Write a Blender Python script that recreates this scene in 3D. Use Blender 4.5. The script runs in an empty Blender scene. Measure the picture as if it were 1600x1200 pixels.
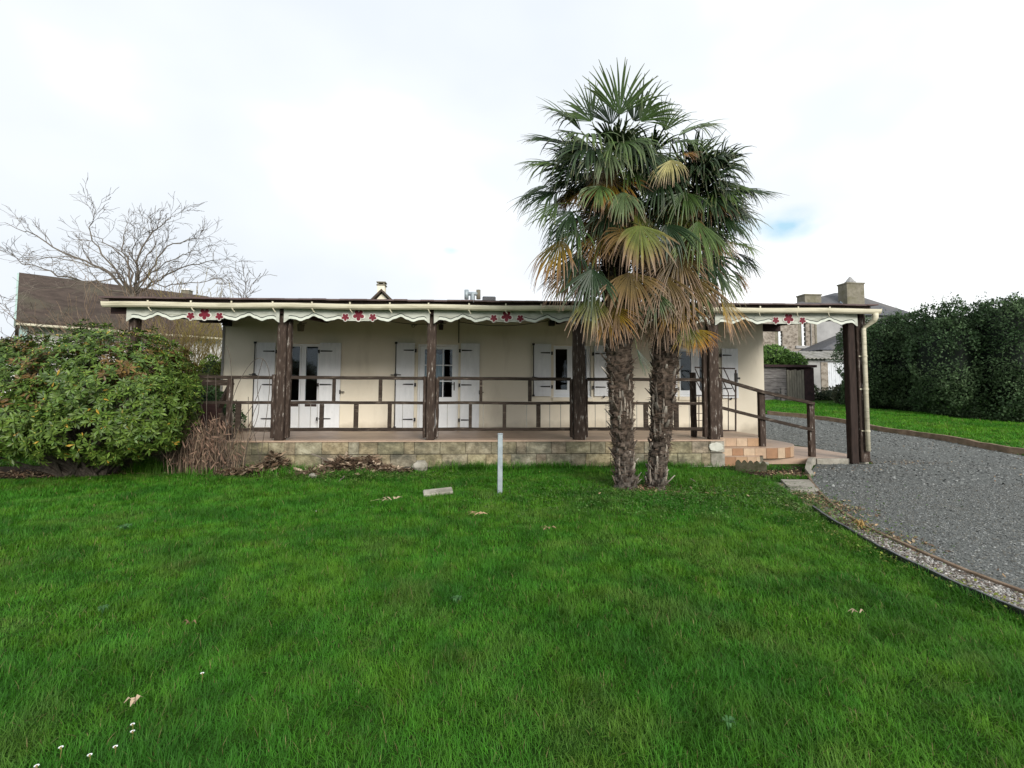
import bpy, bmesh, math, random
import numpy as np
from mathutils import Vector, Matrix, Euler
random.seed(7); rng = np.random.default_rng(11)
S = bpy.context.scene
COL = S.collection
R = math.radians

# ---------------------------------------------------------------- camera
FPX, PSI, PHI, RHO, PPY, EYE = 760.0, 4.4, 3.5, 0.3, 566.0, 1.5
def _axes():
    p, t, r = R(PSI), R(PHI), R(RHO)
    f = Vector((math.sin(p)*math.cos(t), math.cos(p)*math.cos(t), math.sin(t)))
    rt = Vector((math.cos(p), -math.sin(p), 0)); up = rt.cross(f)
    return rt*math.cos(r)+up*math.sin(r), -rt*math.sin(r)+up*math.cos(r), f
CR, CU, CF = _axes()
cd = bpy.data.cameras.new('camera'); cam = bpy.data.objects.new('camera', cd); COL.objects.link(cam)
cd.sensor_width = 36; cd.lens = FPX/1600*36; cd.shift_y = (PPY-600)/1600
cd.clip_start = 0.05; cd.clip_end = 2000
m = Matrix((CR, CU, -CF)).transposed().to_4x4(); m.translation = (0, 0, EYE)
cam.matrix_world = m; S.camera = cam

# ---------------------------------------------------------------- light
SUN_EL, SUN_AZ = 25.0, 162.0        # azimuth of the sun, degrees clockwise from +Y (behind the camera, to the right, through thin cloud)
w = bpy.data.worlds.new("World"); S.world = w; w.use_nodes = True
nt = w.node_tree; nt.nodes.clear()
N = nt.nodes.new; L = nt.links.new
out = N('ShaderNodeOutputWorld'); bg = N('ShaderNodeBackground'); bg.inputs[1].default_value = 0.1
sky = N('ShaderNodeTexSky'); sky.sky_type = 'NISHITA'; sky.sun_disc = False
sky.sun_elevation = R(SUN_EL); sky.sun_rotation = R(SUN_AZ); sky.air_density = 1.2; sky.dust_density = 2.0
tc = N('ShaderNodeTexCoord')
def wnoise(scale, loc=(0, 0, 0), detail=4, st=(1, 1, 1.8)):
    mp = N('ShaderNodeMapping'); mp.inputs['Location'].default_value = loc; mp.inputs['Scale'].default_value = st
    L(tc.outputs['Generated'], mp.inputs[0]); n = N('ShaderNodeTexNoise'); n.inputs['Scale'].default_value = scale
    n.inputs['Detail'].default_value = detail; n.inputs['Roughness'].default_value = .5; L(mp.outputs[0], n.inputs[0]); return n.outputs['Fac']
def ramp(src, stops):
    r = N('ShaderNodeValToRGB'); L(src, r.inputs[0]); e = r.color_ramp.elements
    while len(e) < len(stops): e.new(0.5)
    for k, (p, c) in enumerate(stops): e[k].position = p; e[k].color = (*c, 1) if len(c) == 3 else c
    return r.outputs[0]
sx = N('ShaderNodeSeparateXYZ'); L(tc.outputs['Generated'], sx.inputs[0]); ga = N('ShaderNodeMath'); ga.operation = 'MULTIPLY_ADD'; L(sx.outputs['X'], ga.inputs[0]); ga.inputs[1].default_value = .16; L(wnoise(1.5, (.3, 1.1, .2)), ga.inputs[2])
cl = ramp(ga.outputs[0], [(.34, (5.0, 5.35, 5.75)), (.50, (5.5, 5.8, 6.1)), (.64, (6.8, 6.95, 7.05)), (.78, (8.6, 8.6, 8.5))])
def dirv(px, py):
    d = CR*((px-800)/FPX) + CU*((PPY-py)/FPX) + CF; return d.normalized()
gap = None
for (px, py, rad, sc) in ((1230, 352, .085, .9), (706, 391, .028, .55), (1160, 352, .05, .5), (1010, 345, .04, .3)):
    d = dirv(px, py)
    sb = N('ShaderNodeVectorMath'); sb.operation = 'SUBTRACT'; L(tc.outputs['Generated'], sb.inputs[0]); sb.inputs[1].default_value = d
    ml = N('ShaderNodeVectorMath'); ml.operation = 'MULTIPLY'; L(sb.outputs[0], ml.inputs[0]); ml.inputs[1].default_value = (1, 1, 2.4)
    ln = N('ShaderNodeVectorMath'); ln.operation = 'LENGTH'; L(ml.outputs[0], ln.inputs[0])
    mr = N('ShaderNodeMapRange'); L(ln.outputs['Value'], mr.inputs[0]); mr.inputs[1].default_value = rad; mr.inputs[2].default_value = rad*.1
    mr.inputs[3].default_value = 0; mr.inputs[4].default_value = sc
    if gap is None: gap = mr.outputs[0]
    else:
        a = N('ShaderNodeMath'); a.operation = 'MAXIMUM'; L(gap, a.inputs[0]); L(mr.outputs[0], a.inputs[1]); gap = a.outputs[0]
wn = wnoise(14, (0, 0, 0), 5)
mu = N('ShaderNodeMath'); mu.operation = 'MULTIPLY_ADD'; L(wn, mu.inputs[0]); mu.inputs[1].default_value = 3.2; mu.inputs[2].default_value = -.75
mm = N('ShaderNodeMath'); mm.operation = 'MULTIPLY'; mm.use_clamp = True; L(gap, mm.inputs[0]); L(mu.outputs[0], mm.inputs[1])
skyb = N('ShaderNodeMixRGB'); skyb.inputs[0].default_value = .8; L(sky.outputs[0], skyb.inputs[1]); skyb.inputs[2].default_value = (3.2, 4.9, 5.9, 1)
mx = N('ShaderNodeMixRGB'); L(mm.outputs[0], mx.inputs[0]); L(cl, mx.inputs[1]); L(skyb.outputs[0], mx.inputs[2])
L(mx.outputs[0], bg.inputs[0]); L(bg.outputs[0], out.inputs[0])
sd = bpy.data.lights.new('sun', 'SUN'); sd.energy = 2.1; sd.angle = R(26); sd.color = (1, .96, .9)
sun = bpy.data.objects.new('sun', sd); COL.objects.link(sun)
sv = Vector((math.sin(R(SUN_AZ))*math.cos(R(SUN_EL)), math.cos(R(SUN_AZ))*math.cos(R(SUN_EL)), math.sin(R(SUN_EL))))
sun.rotation_euler = sv.to_track_quat('Z', 'Y').to_euler()
S.view_settings.view_transform = 'Standard'; S.view_settings.look = 'None'; S.view_settings.exposure = 0.8; S.view_settings.gamma = 1
S.cycles.max_bounces = 6; S.cycles.diffuse_bounces = 3; S.cycles.transparent_max_bounces = 8
try: S.cycles.use_denoising = True
except Exception: pass

# ---------------------------------------------------------------- measuring (pixels of the photograph -> metres)
def ray(px, py): return CR*((px-800)/FPX) + CU*((PPY-py)/FPX) + CF
def atY(px, py, Y):
    d = ray(px, py); t = Y/d.y; return Vector((d.x*t, Y, EYE+d.z*t))
def atZ(px, py, Z):
    d = ray(px, py); t = (Z-EYE)/d.z; return Vector((d.x*t, d.y*t, Z))
def T(x, y):                      # height of the ground
    y = np.asarray(y, float); x = np.asarray(x, float)
    return 0.069*np.clip(y-11.0, 0, 19)
def atT(px, py):
    d = ray(px, py); lo, hi = 1.0, 90.0
    for k in range(50):
        t = (lo+hi)/2
        if EYE+d.z*t > float(T(d.x*t, d.y*t)): lo = t
        else: hi = t
    return Vector((d.x*lo, d.y*lo, float(T(d.x*lo, d.y*lo))))

# ---------------------------------------------------------------- materials
def mat(name, stops, scale=4, st=(1, 1, 1), rough=.8, bump=.3, bscale=None, bdist=.01, spec=.3, detail=8, attr=False, trans=0, metal=0, second=None, wob=0.0, attrmix=1.0):
    M = bpy.data.materials.new(name); M.use_nodes = True; t = M.node_tree; n = t.nodes; l = t.links
    B = n['Principled BSDF']; B.inputs['Roughness'].default_value = rough; B.inputs['Specular IOR Level'].default_value = spec; B.inputs['Metallic'].default_value = metal
    g = n.new('ShaderNodeNewGeometry'); mp = n.new('ShaderNodeMapping'); mp.inputs['Scale'].default_value = st; l.new(g.outputs['Position'], mp.inputs[0])
    ns = n.new('ShaderNodeTexNoise'); ns.inputs['Scale'].default_value = scale; ns.inputs['Detail'].default_value = detail; ns.inputs['Roughness'].default_value = .62; ns.inputs['Distortion'].default_value = wob
    l.new(mp.outputs[0], ns.inputs[0])
    r = n.new('ShaderNodeValToRGB'); l.new(ns.outputs['Fac'], r.inputs[0]); e = r.color_ramp.elements
    while len(e) < len(stops): e.new(.5)
    for k, (p, c) in enumerate(stops): e[k].position = p; e[k].color = (*c, 1)
    c = r.outputs[0]
    if second:                     # a second, larger stain layer: (scale, stretch, low, high, colour)
        sc2, st2, lo, hi, col2 = second
        mp2 = n.new('ShaderNodeMapping'); mp2.inputs['Scale'].default_value = st2; mp2.inputs['Location'].default_value = (3.1, 7.7, 1.3); l.new(g.outputs['Position'], mp2.inputs[0])
        n2 = n.new('ShaderNodeTexNoise'); n2.inputs['Scale'].default_value = sc2; n2.inputs['Detail'].default_value = 7; n2.inputs['Roughness'].default_value = .65; l.new(mp2.outputs[0], n2.inputs[0])
        mr = n.new('ShaderNodeMapRange'); mr.inputs[1].default_value = lo; mr.inputs[2].default_value = hi; l.new(n2.outputs['Fac'], mr.inputs[0])
        m2 = n.new('ShaderNodeMixRGB'); l.new(mr.outputs[0], m2.inputs[0]); l.new(c, m2.inputs[1]); m2.inputs[2].default_value = (*col2, 1); c = m2.outputs[0]
    if attr:                       # per-leaf / per-block colour times the noise
        a = n.new('ShaderNodeAttribute'); a.attribute_name = 'Col'
        m3 = n.new('ShaderNodeMixRGB'); m3.blend_type = 'MULTIPLY'; m3.inputs[0].default_value = attrmix; l.new(a.outputs['Color'], m3.inputs[1]); l.new(c, m3.inputs[2]); c = m3.outputs[0]
    l.new(c, B.inputs['Base Color'])
    if bump:
        nb = n.new('ShaderNodeTexNoise'); nb.inputs['Scale'].default_value = bscale or scale*4; nb.inputs['Detail'].default_value = 6; l.new(mp.outputs[0], nb.inputs[0])
        bp = n.new('ShaderNodeBump'); bp.inputs['Strength'].default_value = bump; bp.inputs['Distance'].default_value = bdist; l.new(nb.outputs['Fac'], bp.inputs['Height']); l.new(bp.outputs[0], B.inputs['Normal'])
    if trans:
        tr = n.new('ShaderNodeBsdfTranslucent'); l.new(c, tr.inputs[0]); ms = n.new('ShaderNodeMixShader'); ms.inputs[0].default_value = trans
        l.new(B.outputs[0], ms.inputs[1]); l.new(tr.outputs[0], ms.inputs[2]); l.new(ms.outputs[0], n['Material Output'].inputs[0])
    return M
W1 = (1, 1, 1)
LEAFN = [(.3, (.7, .7, .7)), (.7, (1.25, 1.25, 1.25))]
MT = {}
MT['render'] = mat('render', [(.3, (.74, .67, .53)), (.7, (.80, .735, .60))], 1.2, (1, 1, .6), .9, .25, 60, .004, second=(2.2, (1.1, 1, .35), .55, .95, (.55, .49, .38)))
_t = MT['render'].node_tree; _n = _t.nodes; _l = _t.links; _B = _n['Principled BSDF']; _src = _B.inputs['Base Color'].links[0].from_socket   # splash dirt at the foot of the wall
_g = _n.new('ShaderNodeNewGeometry'); _s = _n.new('ShaderNodeSeparateXYZ'); _l.new(_g.outputs['Position'], _s.inputs[0]); _ns = _n.new('ShaderNodeTexNoise'); _ns.inputs['Scale'].default_value = 2.2; _ns.inputs['Detail'].default_value = 8; _l.new(_g.outputs['Position'], _ns.inputs[0])
_m = _n.new('ShaderNodeMath'); _m.operation = 'MULTIPLY_ADD'; _l.new(_ns.outputs['Fac'], _m.inputs[0]); _m.inputs[1].default_value = -.7; _l.new(_s.outputs['Z'], _m.inputs[2])
_r = _n.new('ShaderNodeMapRange'); _l.new(_m.outputs[0], _r.inputs[0]); _r.inputs[1].default_value = .42; _r.inputs[2].default_value = .14; _r.inputs[3].default_value = 0; _r.inputs[4].default_value = .7
_x = _n.new('ShaderNodeMixRGB'); _l.new(_r.outputs[0], _x.inputs[0]); _l.new(_src, _x.inputs[1]); _x.inputs[2].default_value = (.36, .31, .23, 1); _l.new(_x.outputs[0], _B.inputs['Base Color'])
MT['white_paint'] = mat('white_paint', [(.3, (.70, .715, .72)), (.7, (.80, .81, .81))], 3, (4, 4, 1), .55, .1, 40, .002, second=(5, (3, 3, 1), .6, .85, (.5, .5, .47)))
MT['pvc'] = mat('pvc', [(.3, (.74, .76, .77)), (.7, (.82, .83, .83))], 3, W1, .35, 0, spec=.5)
MT['cream_pvc'] = mat('cream_pvc', [(.3, (.58, .53, .38)), (.7, (.72, .67, .52))], 3, (.6, 2, 6), .5, .1, 40, .002, second=(3, (.7, 3, 6), .5, .75, (.30, .27, .18)))
MT['wood'] = mat('wood', [(.3, (.022, .014, .010)), (.56, (.056, .037, .027)), (.62, (.12, .095, .078)), (.68, (.42, .39, .35))], 4.5, (7, 7, 1.3), .85, .5, 9, .006)
MT['wood_dark'] = mat('wood_dark', [(.3, (.016, .010, .008)), (.6, (.035, .022, .017)), (.8, (.07, .05, .04))], 4.5, (7, 7, 1.0), .85, .3, 9, .006)
MT['wood_rail'] = mat('wood_rail', [(.3, (.018, .012, .008)), (.58, (.046, .032, .023)), (.70, (.16, .13, .10))], 3, (1.5, 9, 9), .85, .5, 8, .008)
MT['wood_red'] = mat('wood_red', [(.3, (.020, .009, .008)), (.7, (.045, .020, .017))], 4, (1, 8, 8), .75, .3, 8, .005)
MT['sage'] = mat('sage', [(.3, (.44, .45, .39)), (.7, (.52, .53, .46))], 2.5, (1, 1, 2), .7, .15, 30, .003, second=(4, (.8, 1, 3), .48, .72, (.25, .25, .19)))
MT['valance_edge'] = mat('valance_edge', [(.3, (.55, .58, .50)), (.7, (.68, .70, .62))], 5, W1, .7, 0)
MT['line'] = mat('line', [(.3, (.03, .04, .035)), (.7, (.06, .07, .06))], 5, W1, .7, 0)
MT['red'] = mat('red', [(.3, (.11, .006, .016)), (.7, (.20, .012, .028))], 12, W1, .6, 0)
MT['flower_white'] = mat('flower_white', [(.3, (.5, .48, .42)), (.7, (.72, .7, .64))], 12, W1, .6, 0)
MT['black_iron'] = mat('black_iron', [(.3, (.012, .011, .011)), (.7, (.03, .025, .022))], 12, W1, .55, .1, spec=.4)
MT['brown_iron'] = mat('brown_iron', [(.3, (.03, .017, .014)), (.7, (.06, .04, .03))], 12, W1, .6, .1, spec=.4)
MT['grey_rod'] = mat('grey_rod', [(.3, (.20, .19, .17)), (.7, (.32, .30, .27))], 8, W1, .6, 0)
MT['glass'] = None
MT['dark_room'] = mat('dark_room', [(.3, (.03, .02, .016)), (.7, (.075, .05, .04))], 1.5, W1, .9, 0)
MT['roof'] = mat('roof', [(.3, (.075, .050, .048)), (.7, (.15, .105, .10))], 3, (1, 1, 6), .85, .3, second=(2.5, W1, .55, .8, (.17, .14, .12)))
MT['block'] = mat('block', [(.30, (.10, .085, .060)), (.5, (.26, .225, .155)), (.72, (.40, .36, .27))], 7, W1, .95, .9, 26, .02, attr=True, second=(1.7, (1, 1, 2.2), .44, .64, (.085, .08, .058)))
MT['mortar'] = mat('mortar', [(.3, (.09, .08, .06)), (.7, (.17, .15, .11))], 9, W1, .95, .4)
MT['tile'] = mat('tile', [(.3, (.36, .25, .175)), (.7, (.47, .34, .25))], 2.2, W1, .45, .1, second=(2, (1, 2, 1), .5, .75, (.27, .19, .14)))
MT['tile_col'] = mat('tile_col', [(.3, (.85, .85, .85)), (.7, (1.1, 1.1, 1.1))], 9, W1, .45, .1, attr=True, second=(6, W1, .6, .8, (.6, .55, .5)))
MT['concrete'] = mat('concrete', [(.3, (.22, .20, .165)), (.7, (.38, .355, .30))], 6, W1, .95, .6, 40, .006, second=(3, W1, .5, .75, (.13, .125, .09)))
MT['concrete_brown'] = mat('concrete_brown', [(.3, (.13, .085, .055)), (.7, (.26, .19, .13))], 6, W1, .95, .6, 30, .01, second=(3, W1, .5, .75, (.08, .07, .04)))
MT['wall_repair'] = mat('wall_repair', [(.3, (.42, .42, .36)), (.7, (.58, .57, .5))], 8, W1, .95, .8, 30, .01)
MT['galv'] = mat('galv', [(.3, (.24, .28, .30)), (.7, (.36, .41, .43))], 9, W1, .5, .15, 60, .002, metal=.25, spec=.5)
MT['black_plastic'] = mat('black_plastic', [(.3, (.012, .012, .014)), (.7, (.03, .032, .036))], 9, W1, .25, .1, spec=.8)
MT['lawn'] = mat('lawn', [(.3, (.016, .045, .007)), (.55, (.028, .075, .010)), (.8, (.06, .085, .02))], 5, W1, 1, .8, 60, .03, spec=.05)
MT['soil'] = mat('soil', [(.3, (.022, .015, .010)), (.55, (.052, .036, .024)), (.8, (.115, .085, .06))], 9, W1, 1, 1.0, 40, .04, spec=.1)
MT['gravel'] = mat('gravel', [(.32, (.080, .085, .080)), (.5, (.128, .135, .127)), (.68, (.185, .192, .182))], 45, W1, .95, 1.0, 55, .02, spec=.2, detail=3, second=(1.1, W1, .55, .85, (.10, .09, .07)))
MT['shingle'] = mat('shingle', [(.32, (.10, .085, .07)), (.5, (.22, .20, .17)), (.68, (.36, .33, .29))], 50, W1, .95, 1.0, 60, .02, spec=.2, detail=3, second=(1.5, W1, .5, .72, (.15, .10, .075)))
MT['stone_col'] = mat('stone_col', LEAFN, 30, W1, .9, .2, attr=True)
MT['grass'] = mat('grass', LEAFN, 3, W1, .5, 0, attr=True, trans=.32, spec=.2)
MT['leaf'] = mat('leaf', LEAFN, 6, W1, .42, 0, attr=True, trans=.12, spec=.32)
MT['leaf_dull'] = mat('leaf_dull', LEAFN, 6, W1, .65, 0, attr=True, trans=.12, spec=.25)
MT['palm_leaf'] = mat('palm_leaf', LEAFN, 8, W1, .45, 0, attr=True, trans=.06, spec=.35)
MT['dead'] = mat('dead', LEAFN, 8, W1, .85, 0, attr=True, trans=.1, spec=.15)
MT['fibre'] = mat('fibre', [(.3, (.5, .5, .5)), (.7, (1.4, 1.4, 1.4))], 14, (1, 1, .5), .95, .8, 50, .02, attr=True, spec=.1)
MT['bark'] = mat('bark', [(.3, (.045, .035, .028)), (.7, (.14, .115, .09))], 12, (2, 2, .5), .95, .6, 30, .01)
MT['bark_pale'] = mat('bark_pale', [(.3, (.085, .07, .058)), (.6, (.16, .135, .11)), (.8, (.20, .20, .12))], 5, W1, .95, .3, 30, .01)
MT['twig_gold'] = mat('twig_gold', [(.3, (.16, .12, .04)), (.7, (.33, .27, .09))], 2, W1, .9, 0)
MT['twig_brown'] = mat('twig_brown', [(.3, (.12, .08, .05)), (.7, (.26, .19, .13))], 2, W1, .9, 0)
MT['tile_roof'] = mat('tile_roof', [(.3, (.042, .031, .025)), (.7, (.095, .070, .056))], 3, (1, 1, 3), .95, .6, 20, .03, second=(.8, W1, .5, .7, (.09, .08, .055)))
MT['slate'] = mat('slate', [(.3, (.055, .057, .065)), (.7, (.11, .112, .12))], 4, (2, 2, 6), .7, .5, 14, .02, second=(.5, W1, .5, .7, (.14, .13, .12)))
MT['rubble'] = mat('rubble', [(.34, (.12, .10, .08)), (.46, (.24, .205, .165)), (.6, (.32, .28, .235)), (.75, (.38, .345, .30))], 3.2, (1, 1, 1.4), .95, .8, 8, .05, detail=3)
MT['grey_render'] = mat('grey_render', [(.3, (.26, .255, .25)), (.7, (.38, .375, .365))], 1.2, W1, .95, .2)
MT['pale_render'] = mat('pale_render', [(.3, (.50, .49, .45)), (.7, (.68, .67, .63))], 1.0, W1, .95, .2)
MT['green_clad'] = mat('green_clad', [(.3, (.30, .42, .38)), (.7, (.42, .54, .49))], 2, W1, .8, .2)
MT['chimney'] = mat('chimney', [(.3, (.15, .135, .10)), (.7, (.25, .225, .175))], 4, W1, .95, .5, second=(1.2, W1, .5, .75, (.12, .115, .06)))
MT['shed_wood'] = mat('shed_wood', [(.3, (.07, .062, .06)), (.5, (.16, .145, .14)), (.75, (.30, .28, .265))], 3, (1, 1, 9), .95, .5, 10, .01)
MT['shed_plank'] = mat('shed_plank', [(.3, (.12, .105, .085)), (.7, (.30, .27, .22))], 3, (9, 9, 1), .95, .5, 10, .01)
MT['shed_dark'] = mat('shed_dark', [(.3, (.018, .010, .012)), (.7, (.05, .026, .026))], 5, W1, .9, .3)
MT['white_old'] = mat('white_old', [(.3, (.55, .57, .60)), (.7, (.74, .76, .79))], 3, (6, 6, 1), .8, .2, second=(3, (2, 2, 1), .55, .8, (.36, .38, .40)))
MT['corrugated'] = mat('corrugated', [(.3, (.22, .21, .19)), (.7, (.36, .345, .31))], 3, W1, .95, .4, second=(2, W1, .5, .75, (.15, .15, .10)))
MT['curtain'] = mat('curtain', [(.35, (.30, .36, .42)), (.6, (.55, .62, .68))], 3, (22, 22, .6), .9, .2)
MT['dark_curtain'] = mat('dark_curtain', [(.35, (.10, .075, .06)), (.6, (.20, .16, .13))], 3, (22, 22, .6), .9, .2)
MT['moss_concrete'] = mat('moss_concrete', [(.3, (.035, .038, .016)), (.7, (.10, .088, .058))], 9, W1, .95, .7, 40, .008)
MT['lilac'] = mat('lilac', [(.3, (.35, .30, .62)), (.7, (.5, .45, .75))], 20, W1, .8, 0)
def glassmat(name, rough=.03, k=.72):
    M = bpy.data.materials.new(name); M.use_nodes = True; t = M.node_tree; n = t.nodes; l = t.links
    tr = n.new('ShaderNodeBsdfTransparent'); tr.inputs[0].default_value = (.8, .85, .85, 1); gl = n.new('ShaderNodeBsdfGlossy'); gl.inputs['Roughness'].default_value = rough; gl.inputs[0].default_value = (.9, .95, 1, 1)
    lw = n.new('ShaderNodeFresnel'); lw.inputs['IOR'].default_value = 1.42; g = n.new('ShaderNodeNewGeometry'); ns = n.new('ShaderNodeTexNoise'); ns.inputs['Scale'].default_value = 1.4; l.new(g.outputs['Position'], ns.inputs[0])
    bp = n.new('ShaderNodeBump'); bp.inputs['Strength'].default_value = .03; l.new(ns.outputs['Fac'], bp.inputs['Height']); l.new(bp.outputs[0], gl.inputs['Normal'])
    ms = n.new('ShaderNodeMixShader'); l.new(lw.outputs[0], ms.inputs[0]); l.new(tr.outputs[0], ms.inputs[1]); l.new(gl.outputs[0], ms.inputs[2]); l.new(ms.outputs[0], n['Material Output'].inputs[0]); return M
MT['glass'] = glassmat('glass')

# ---------------------------------------------------------------- objects
def thing(name, label, cat, loc=(0, 0, 0), group=None):
    o = bpy.data.objects.new(name, None); COL.objects.link(o); o.location = loc; o.empty_display_size = .2
    o['label'] = label; o['category'] = cat
    if group: o['group'] = group
    return o
def tag(o, label=None, cat=None, group=None, kind=None):
    if label: o['label'] = label
    if cat: o['category'] = cat
    if group: o['group'] = group
    if kind: o['kind'] = kind
    return o
def wloc(o):
    v = Vector((0, 0, 0))
    while o: v = v + Vector(o.location); o = o.parent
    return v
class MB:
    def __init__(s): s.v = []; s.f = []; s.c = []; s.mi = []; s.cur = 0; s.col = (1, 1, 1); s.sm = []; s.smooth = False
    def add(s, vs, fs, cols=None):
        b = len(s.v); s.v += [tuple(v) for v in vs]; s.c += list(cols) if cols is not None else [s.col]*len(vs)
        for f in fs: s.f.append(tuple(i+b for i in f)); s.mi.append(s.cur); s.sm.append(s.smooth)
    def box(s, c, d, rot=None):
        h = [Vector((x*d[0]/2, y*d[1]/2, z*d[2]/2)) for x in (-1, 1) for y in (-1, 1) for z in (-1, 1)]
        if rot is not None: h = [rot @ p for p in h]
        c = Vector(c); s.add([c+p for p in h], [(0, 1, 3, 2), (4, 6, 7, 5), (0, 4, 5, 1), (2, 3, 7, 6), (0, 2, 6, 4), (1, 5, 7, 3)])
    def b2(s, x0, x1, y0, y1, z0, z1): s.box(((x0+x1)/2, (y0+y1)/2, (z0+z1)/2), (abs(x1-x0), abs(y1-y0), abs(z1-z0)))
    def beam(s, a, b, wd, ht, up=(0, 0, 1)):
        a = Vector(a); b = Vector(b); d = (b-a); n = d.normalized(); sd_ = n.cross(Vector(up))
        if sd_.length < 1e-4: sd_ = Vector((1, 0, 0))
        sd_.normalize(); u = sd_.cross(n); M = Matrix((n, sd_, u)).transposed(); s.box((a+b)/2, (d.length, wd, ht), M)
    def tube(s, pts, rad, n=6, cols=None, cap=True):
        pts = [Vector(p) for p in pts]; k = len(pts)
        if not hasattr(rad, '__len__'): rad = [rad]*k
        vs = []; prev = None
        for i, p in enumerate(pts):
            d = (pts[min(i+1, k-1)]-pts[max(i-1, 0)])
            if d.length < 1e-9: d = Vector((0, 0, 1))
            d.normalize()
            if prev is None: a = d.orthogonal().normalized()
            else:
                a = prev-d*prev.dot(d)
                a = a.normalized() if a.length > 1e-6 else d.orthogonal().normalized()
            prev = a; b = d.cross(a)
            for j in range(n):
                t = 2*math.pi*j/n; vs.append(p+(a*math.cos(t)+b*math.sin(t))*rad[i])
        fs = [(i*n+j, i*n+(j+1) % n, (i+1)*n+(j+1) % n, (i+1)*n+j) for i in range(k-1) for j in range(n)]
        if cap: fs += [tuple(range(n-1, -1, -1)), tuple((k-1)*n+j for j in range(n))]
        cc = None
        if cols is not None: cc = [cols[i] for i in range(k) for j in range(n)]
        s.add(vs, fs, cc)
    def prism(s, poly, ext):     # poly: 3d points in order, ext: extrusion vector
        n = len(poly); a = [Vector(p) for p in poly]; e = Vector(ext)
        s.add(a+[p+e for p in a], [tuple(range(n)), tuple(range(2*n-1, n-1, -1))]+[(i, i+n, (i+1) % n+n, (i+1) % n) for i in range(n)])
    def build(s, name, mats, parent=None, bevel=0, fixn=True):
        me = bpy.data.meshes.new(name); off = wloc(parent) if parent else Vector((0, 0, 0))
        me.from_pydata([(v[0]-off.x, v[1]-off.y, v[2]-off.z) for v in s.v], [], s.f)
        mats = mats if isinstance(mats, (list, tuple)) else [mats]
        for mname in mats: me.materials.append(MT[mname])
        me.polygons.foreach_set('material_index', s.mi); me.polygons.foreach_set('use_smooth', s.sm)
        at = me.attributes.new('Col', 'FLOAT_COLOR', 'POINT'); at.data.foreach_set('color', np.array([(*c, 1) for c in s.c], np.float32).ravel())
        if fixn and len(s.f) < 60000:
            bm = bmesh.new(); bm.from_mesh(me); bmesh.ops.recalc_face_normals(bm, faces=bm.faces); bm.to_mesh(me); bm.free()
        me.update(); o = bpy.data.objects.new(name, me); COL.objects.link(o)
        if parent: o.parent = parent
        if bevel:
            b = o.modifiers.new('bevel', 'BEVEL'); b.width = bevel; b.segments = 1; b.limit_method = 'ANGLE'
        return o
def npmesh(name, V, F, C, mname, parent=None, smooth=False):   # V (n,3), F (m,k) with k = 3 or 4, C (n,3)
    me = bpy.data.meshes.new(name); k = F.shape[1]; off = wloc(parent) if parent else Vector((0, 0, 0))
    me.vertices.add(len(V)); me.vertices.foreach_set('co', (V-np.array(off)).astype(np.float32).ravel())
    me.loops.add(F.size); me.loops.foreach_set('vertex_index', F.astype(np.int32).ravel())
    me.polygons.add(len(F)); me.polygons.foreach_set('loop_start', np.arange(0, F.size, k, dtype=np.int32))
    try: me.polygons.foreach_set('loop_total', np.full(len(F), k, dtype=np.int32))
    except Exception: pass
    if smooth: me.polygons.foreach_set('use_smooth', np.ones(len(F), bool))
    me.update(calc_edges=True); me.materials.append(MT[mname])
    at = me.attributes.new('Col', 'FLOAT_COLOR', 'POINT'); at.data.foreach_set('color', np.concatenate([C, np.ones((len(C), 1))], 1).astype(np.float32).ravel())
    o = bpy.data.objects.new(name, me); COL.objects.link(o)
    if parent: o.parent = parent
    return o
def scat(tv, tf, A, P, C, jit=0.0):   # template verts/faces, matrices (N,3,3), positions, colours -> V,F,C
    tv = np.asarray(tv, float); tf = np.asarray(tf); n = len(P)
    V = np.einsum('nij,kj->nki', A, tv)+P[:, None, :]
    if jit: V = V+rng.normal(0, jit, V.shape)
    F = (tf[None]+(np.arange(n)*len(tv))[:, None, None]).reshape(-1, tf.shape[1])
    return V.reshape(-1, 3), F, np.repeat(C, len(tv), 0)
def cat_(L_):
    V = []; F = []; C = []; b = 0
    for v, f, c in L_: V.append(v); F.append(f+b); C.append(c); b += len(v)
    return np.concatenate(V), np.concatenate(F), np.concatenate(C)
def frames(n, up):                    # random frames: x = leaf width, y = leaf axis, z = normal ; y axis given (N,3), normal hint
    y = n/np.linalg.norm(n, axis=1, keepdims=True); x = np.cross(y, up); l_ = np.linalg.norm(x, axis=1, keepdims=True); x = np.where(l_ < 1e-5, np.array([[1., 0, 0]]), x/np.maximum(l_, 1e-9))
    z = np.cross(x, y); return np.stack([x, y, z], 2)
def inpoly(x, y, poly):
    c = np.zeros(len(x), bool); n = len(poly)
    for i in range(n):
        x0, y0 = poly[i][0], poly[i][1]; x1, y1 = poly[(i+1) % n][0], poly[(i+1) % n][1]
        if y0 == y1: continue
        t = ((y0 > y) != (y1 > y)) & (x < (x1-x0)*(y-y0)/(y1-y0)+x0); c ^= t
    return c
_G = rng.random((64, 64))
def vn(x, y, s):                      # smooth value noise, 0..1
    x = np.asarray(x)*s+1000; y = np.asarray(y)*s+1000; xi = np.floor(x).astype(int); yi = np.floor(y).astype(int); fx = x-xi; fy = y-yi
    fx = fx*fx*(3-2*fx); fy = fy*fy*(3-2*fy); g = lambda a, b: _G[a % 64, b % 64]
    return (g(xi, yi)*(1-fx)+g(xi+1, yi)*fx)*(1-fy)+(g(xi, yi+1)*(1-fx)+g(xi+1, yi+1)*fx)*fy
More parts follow.
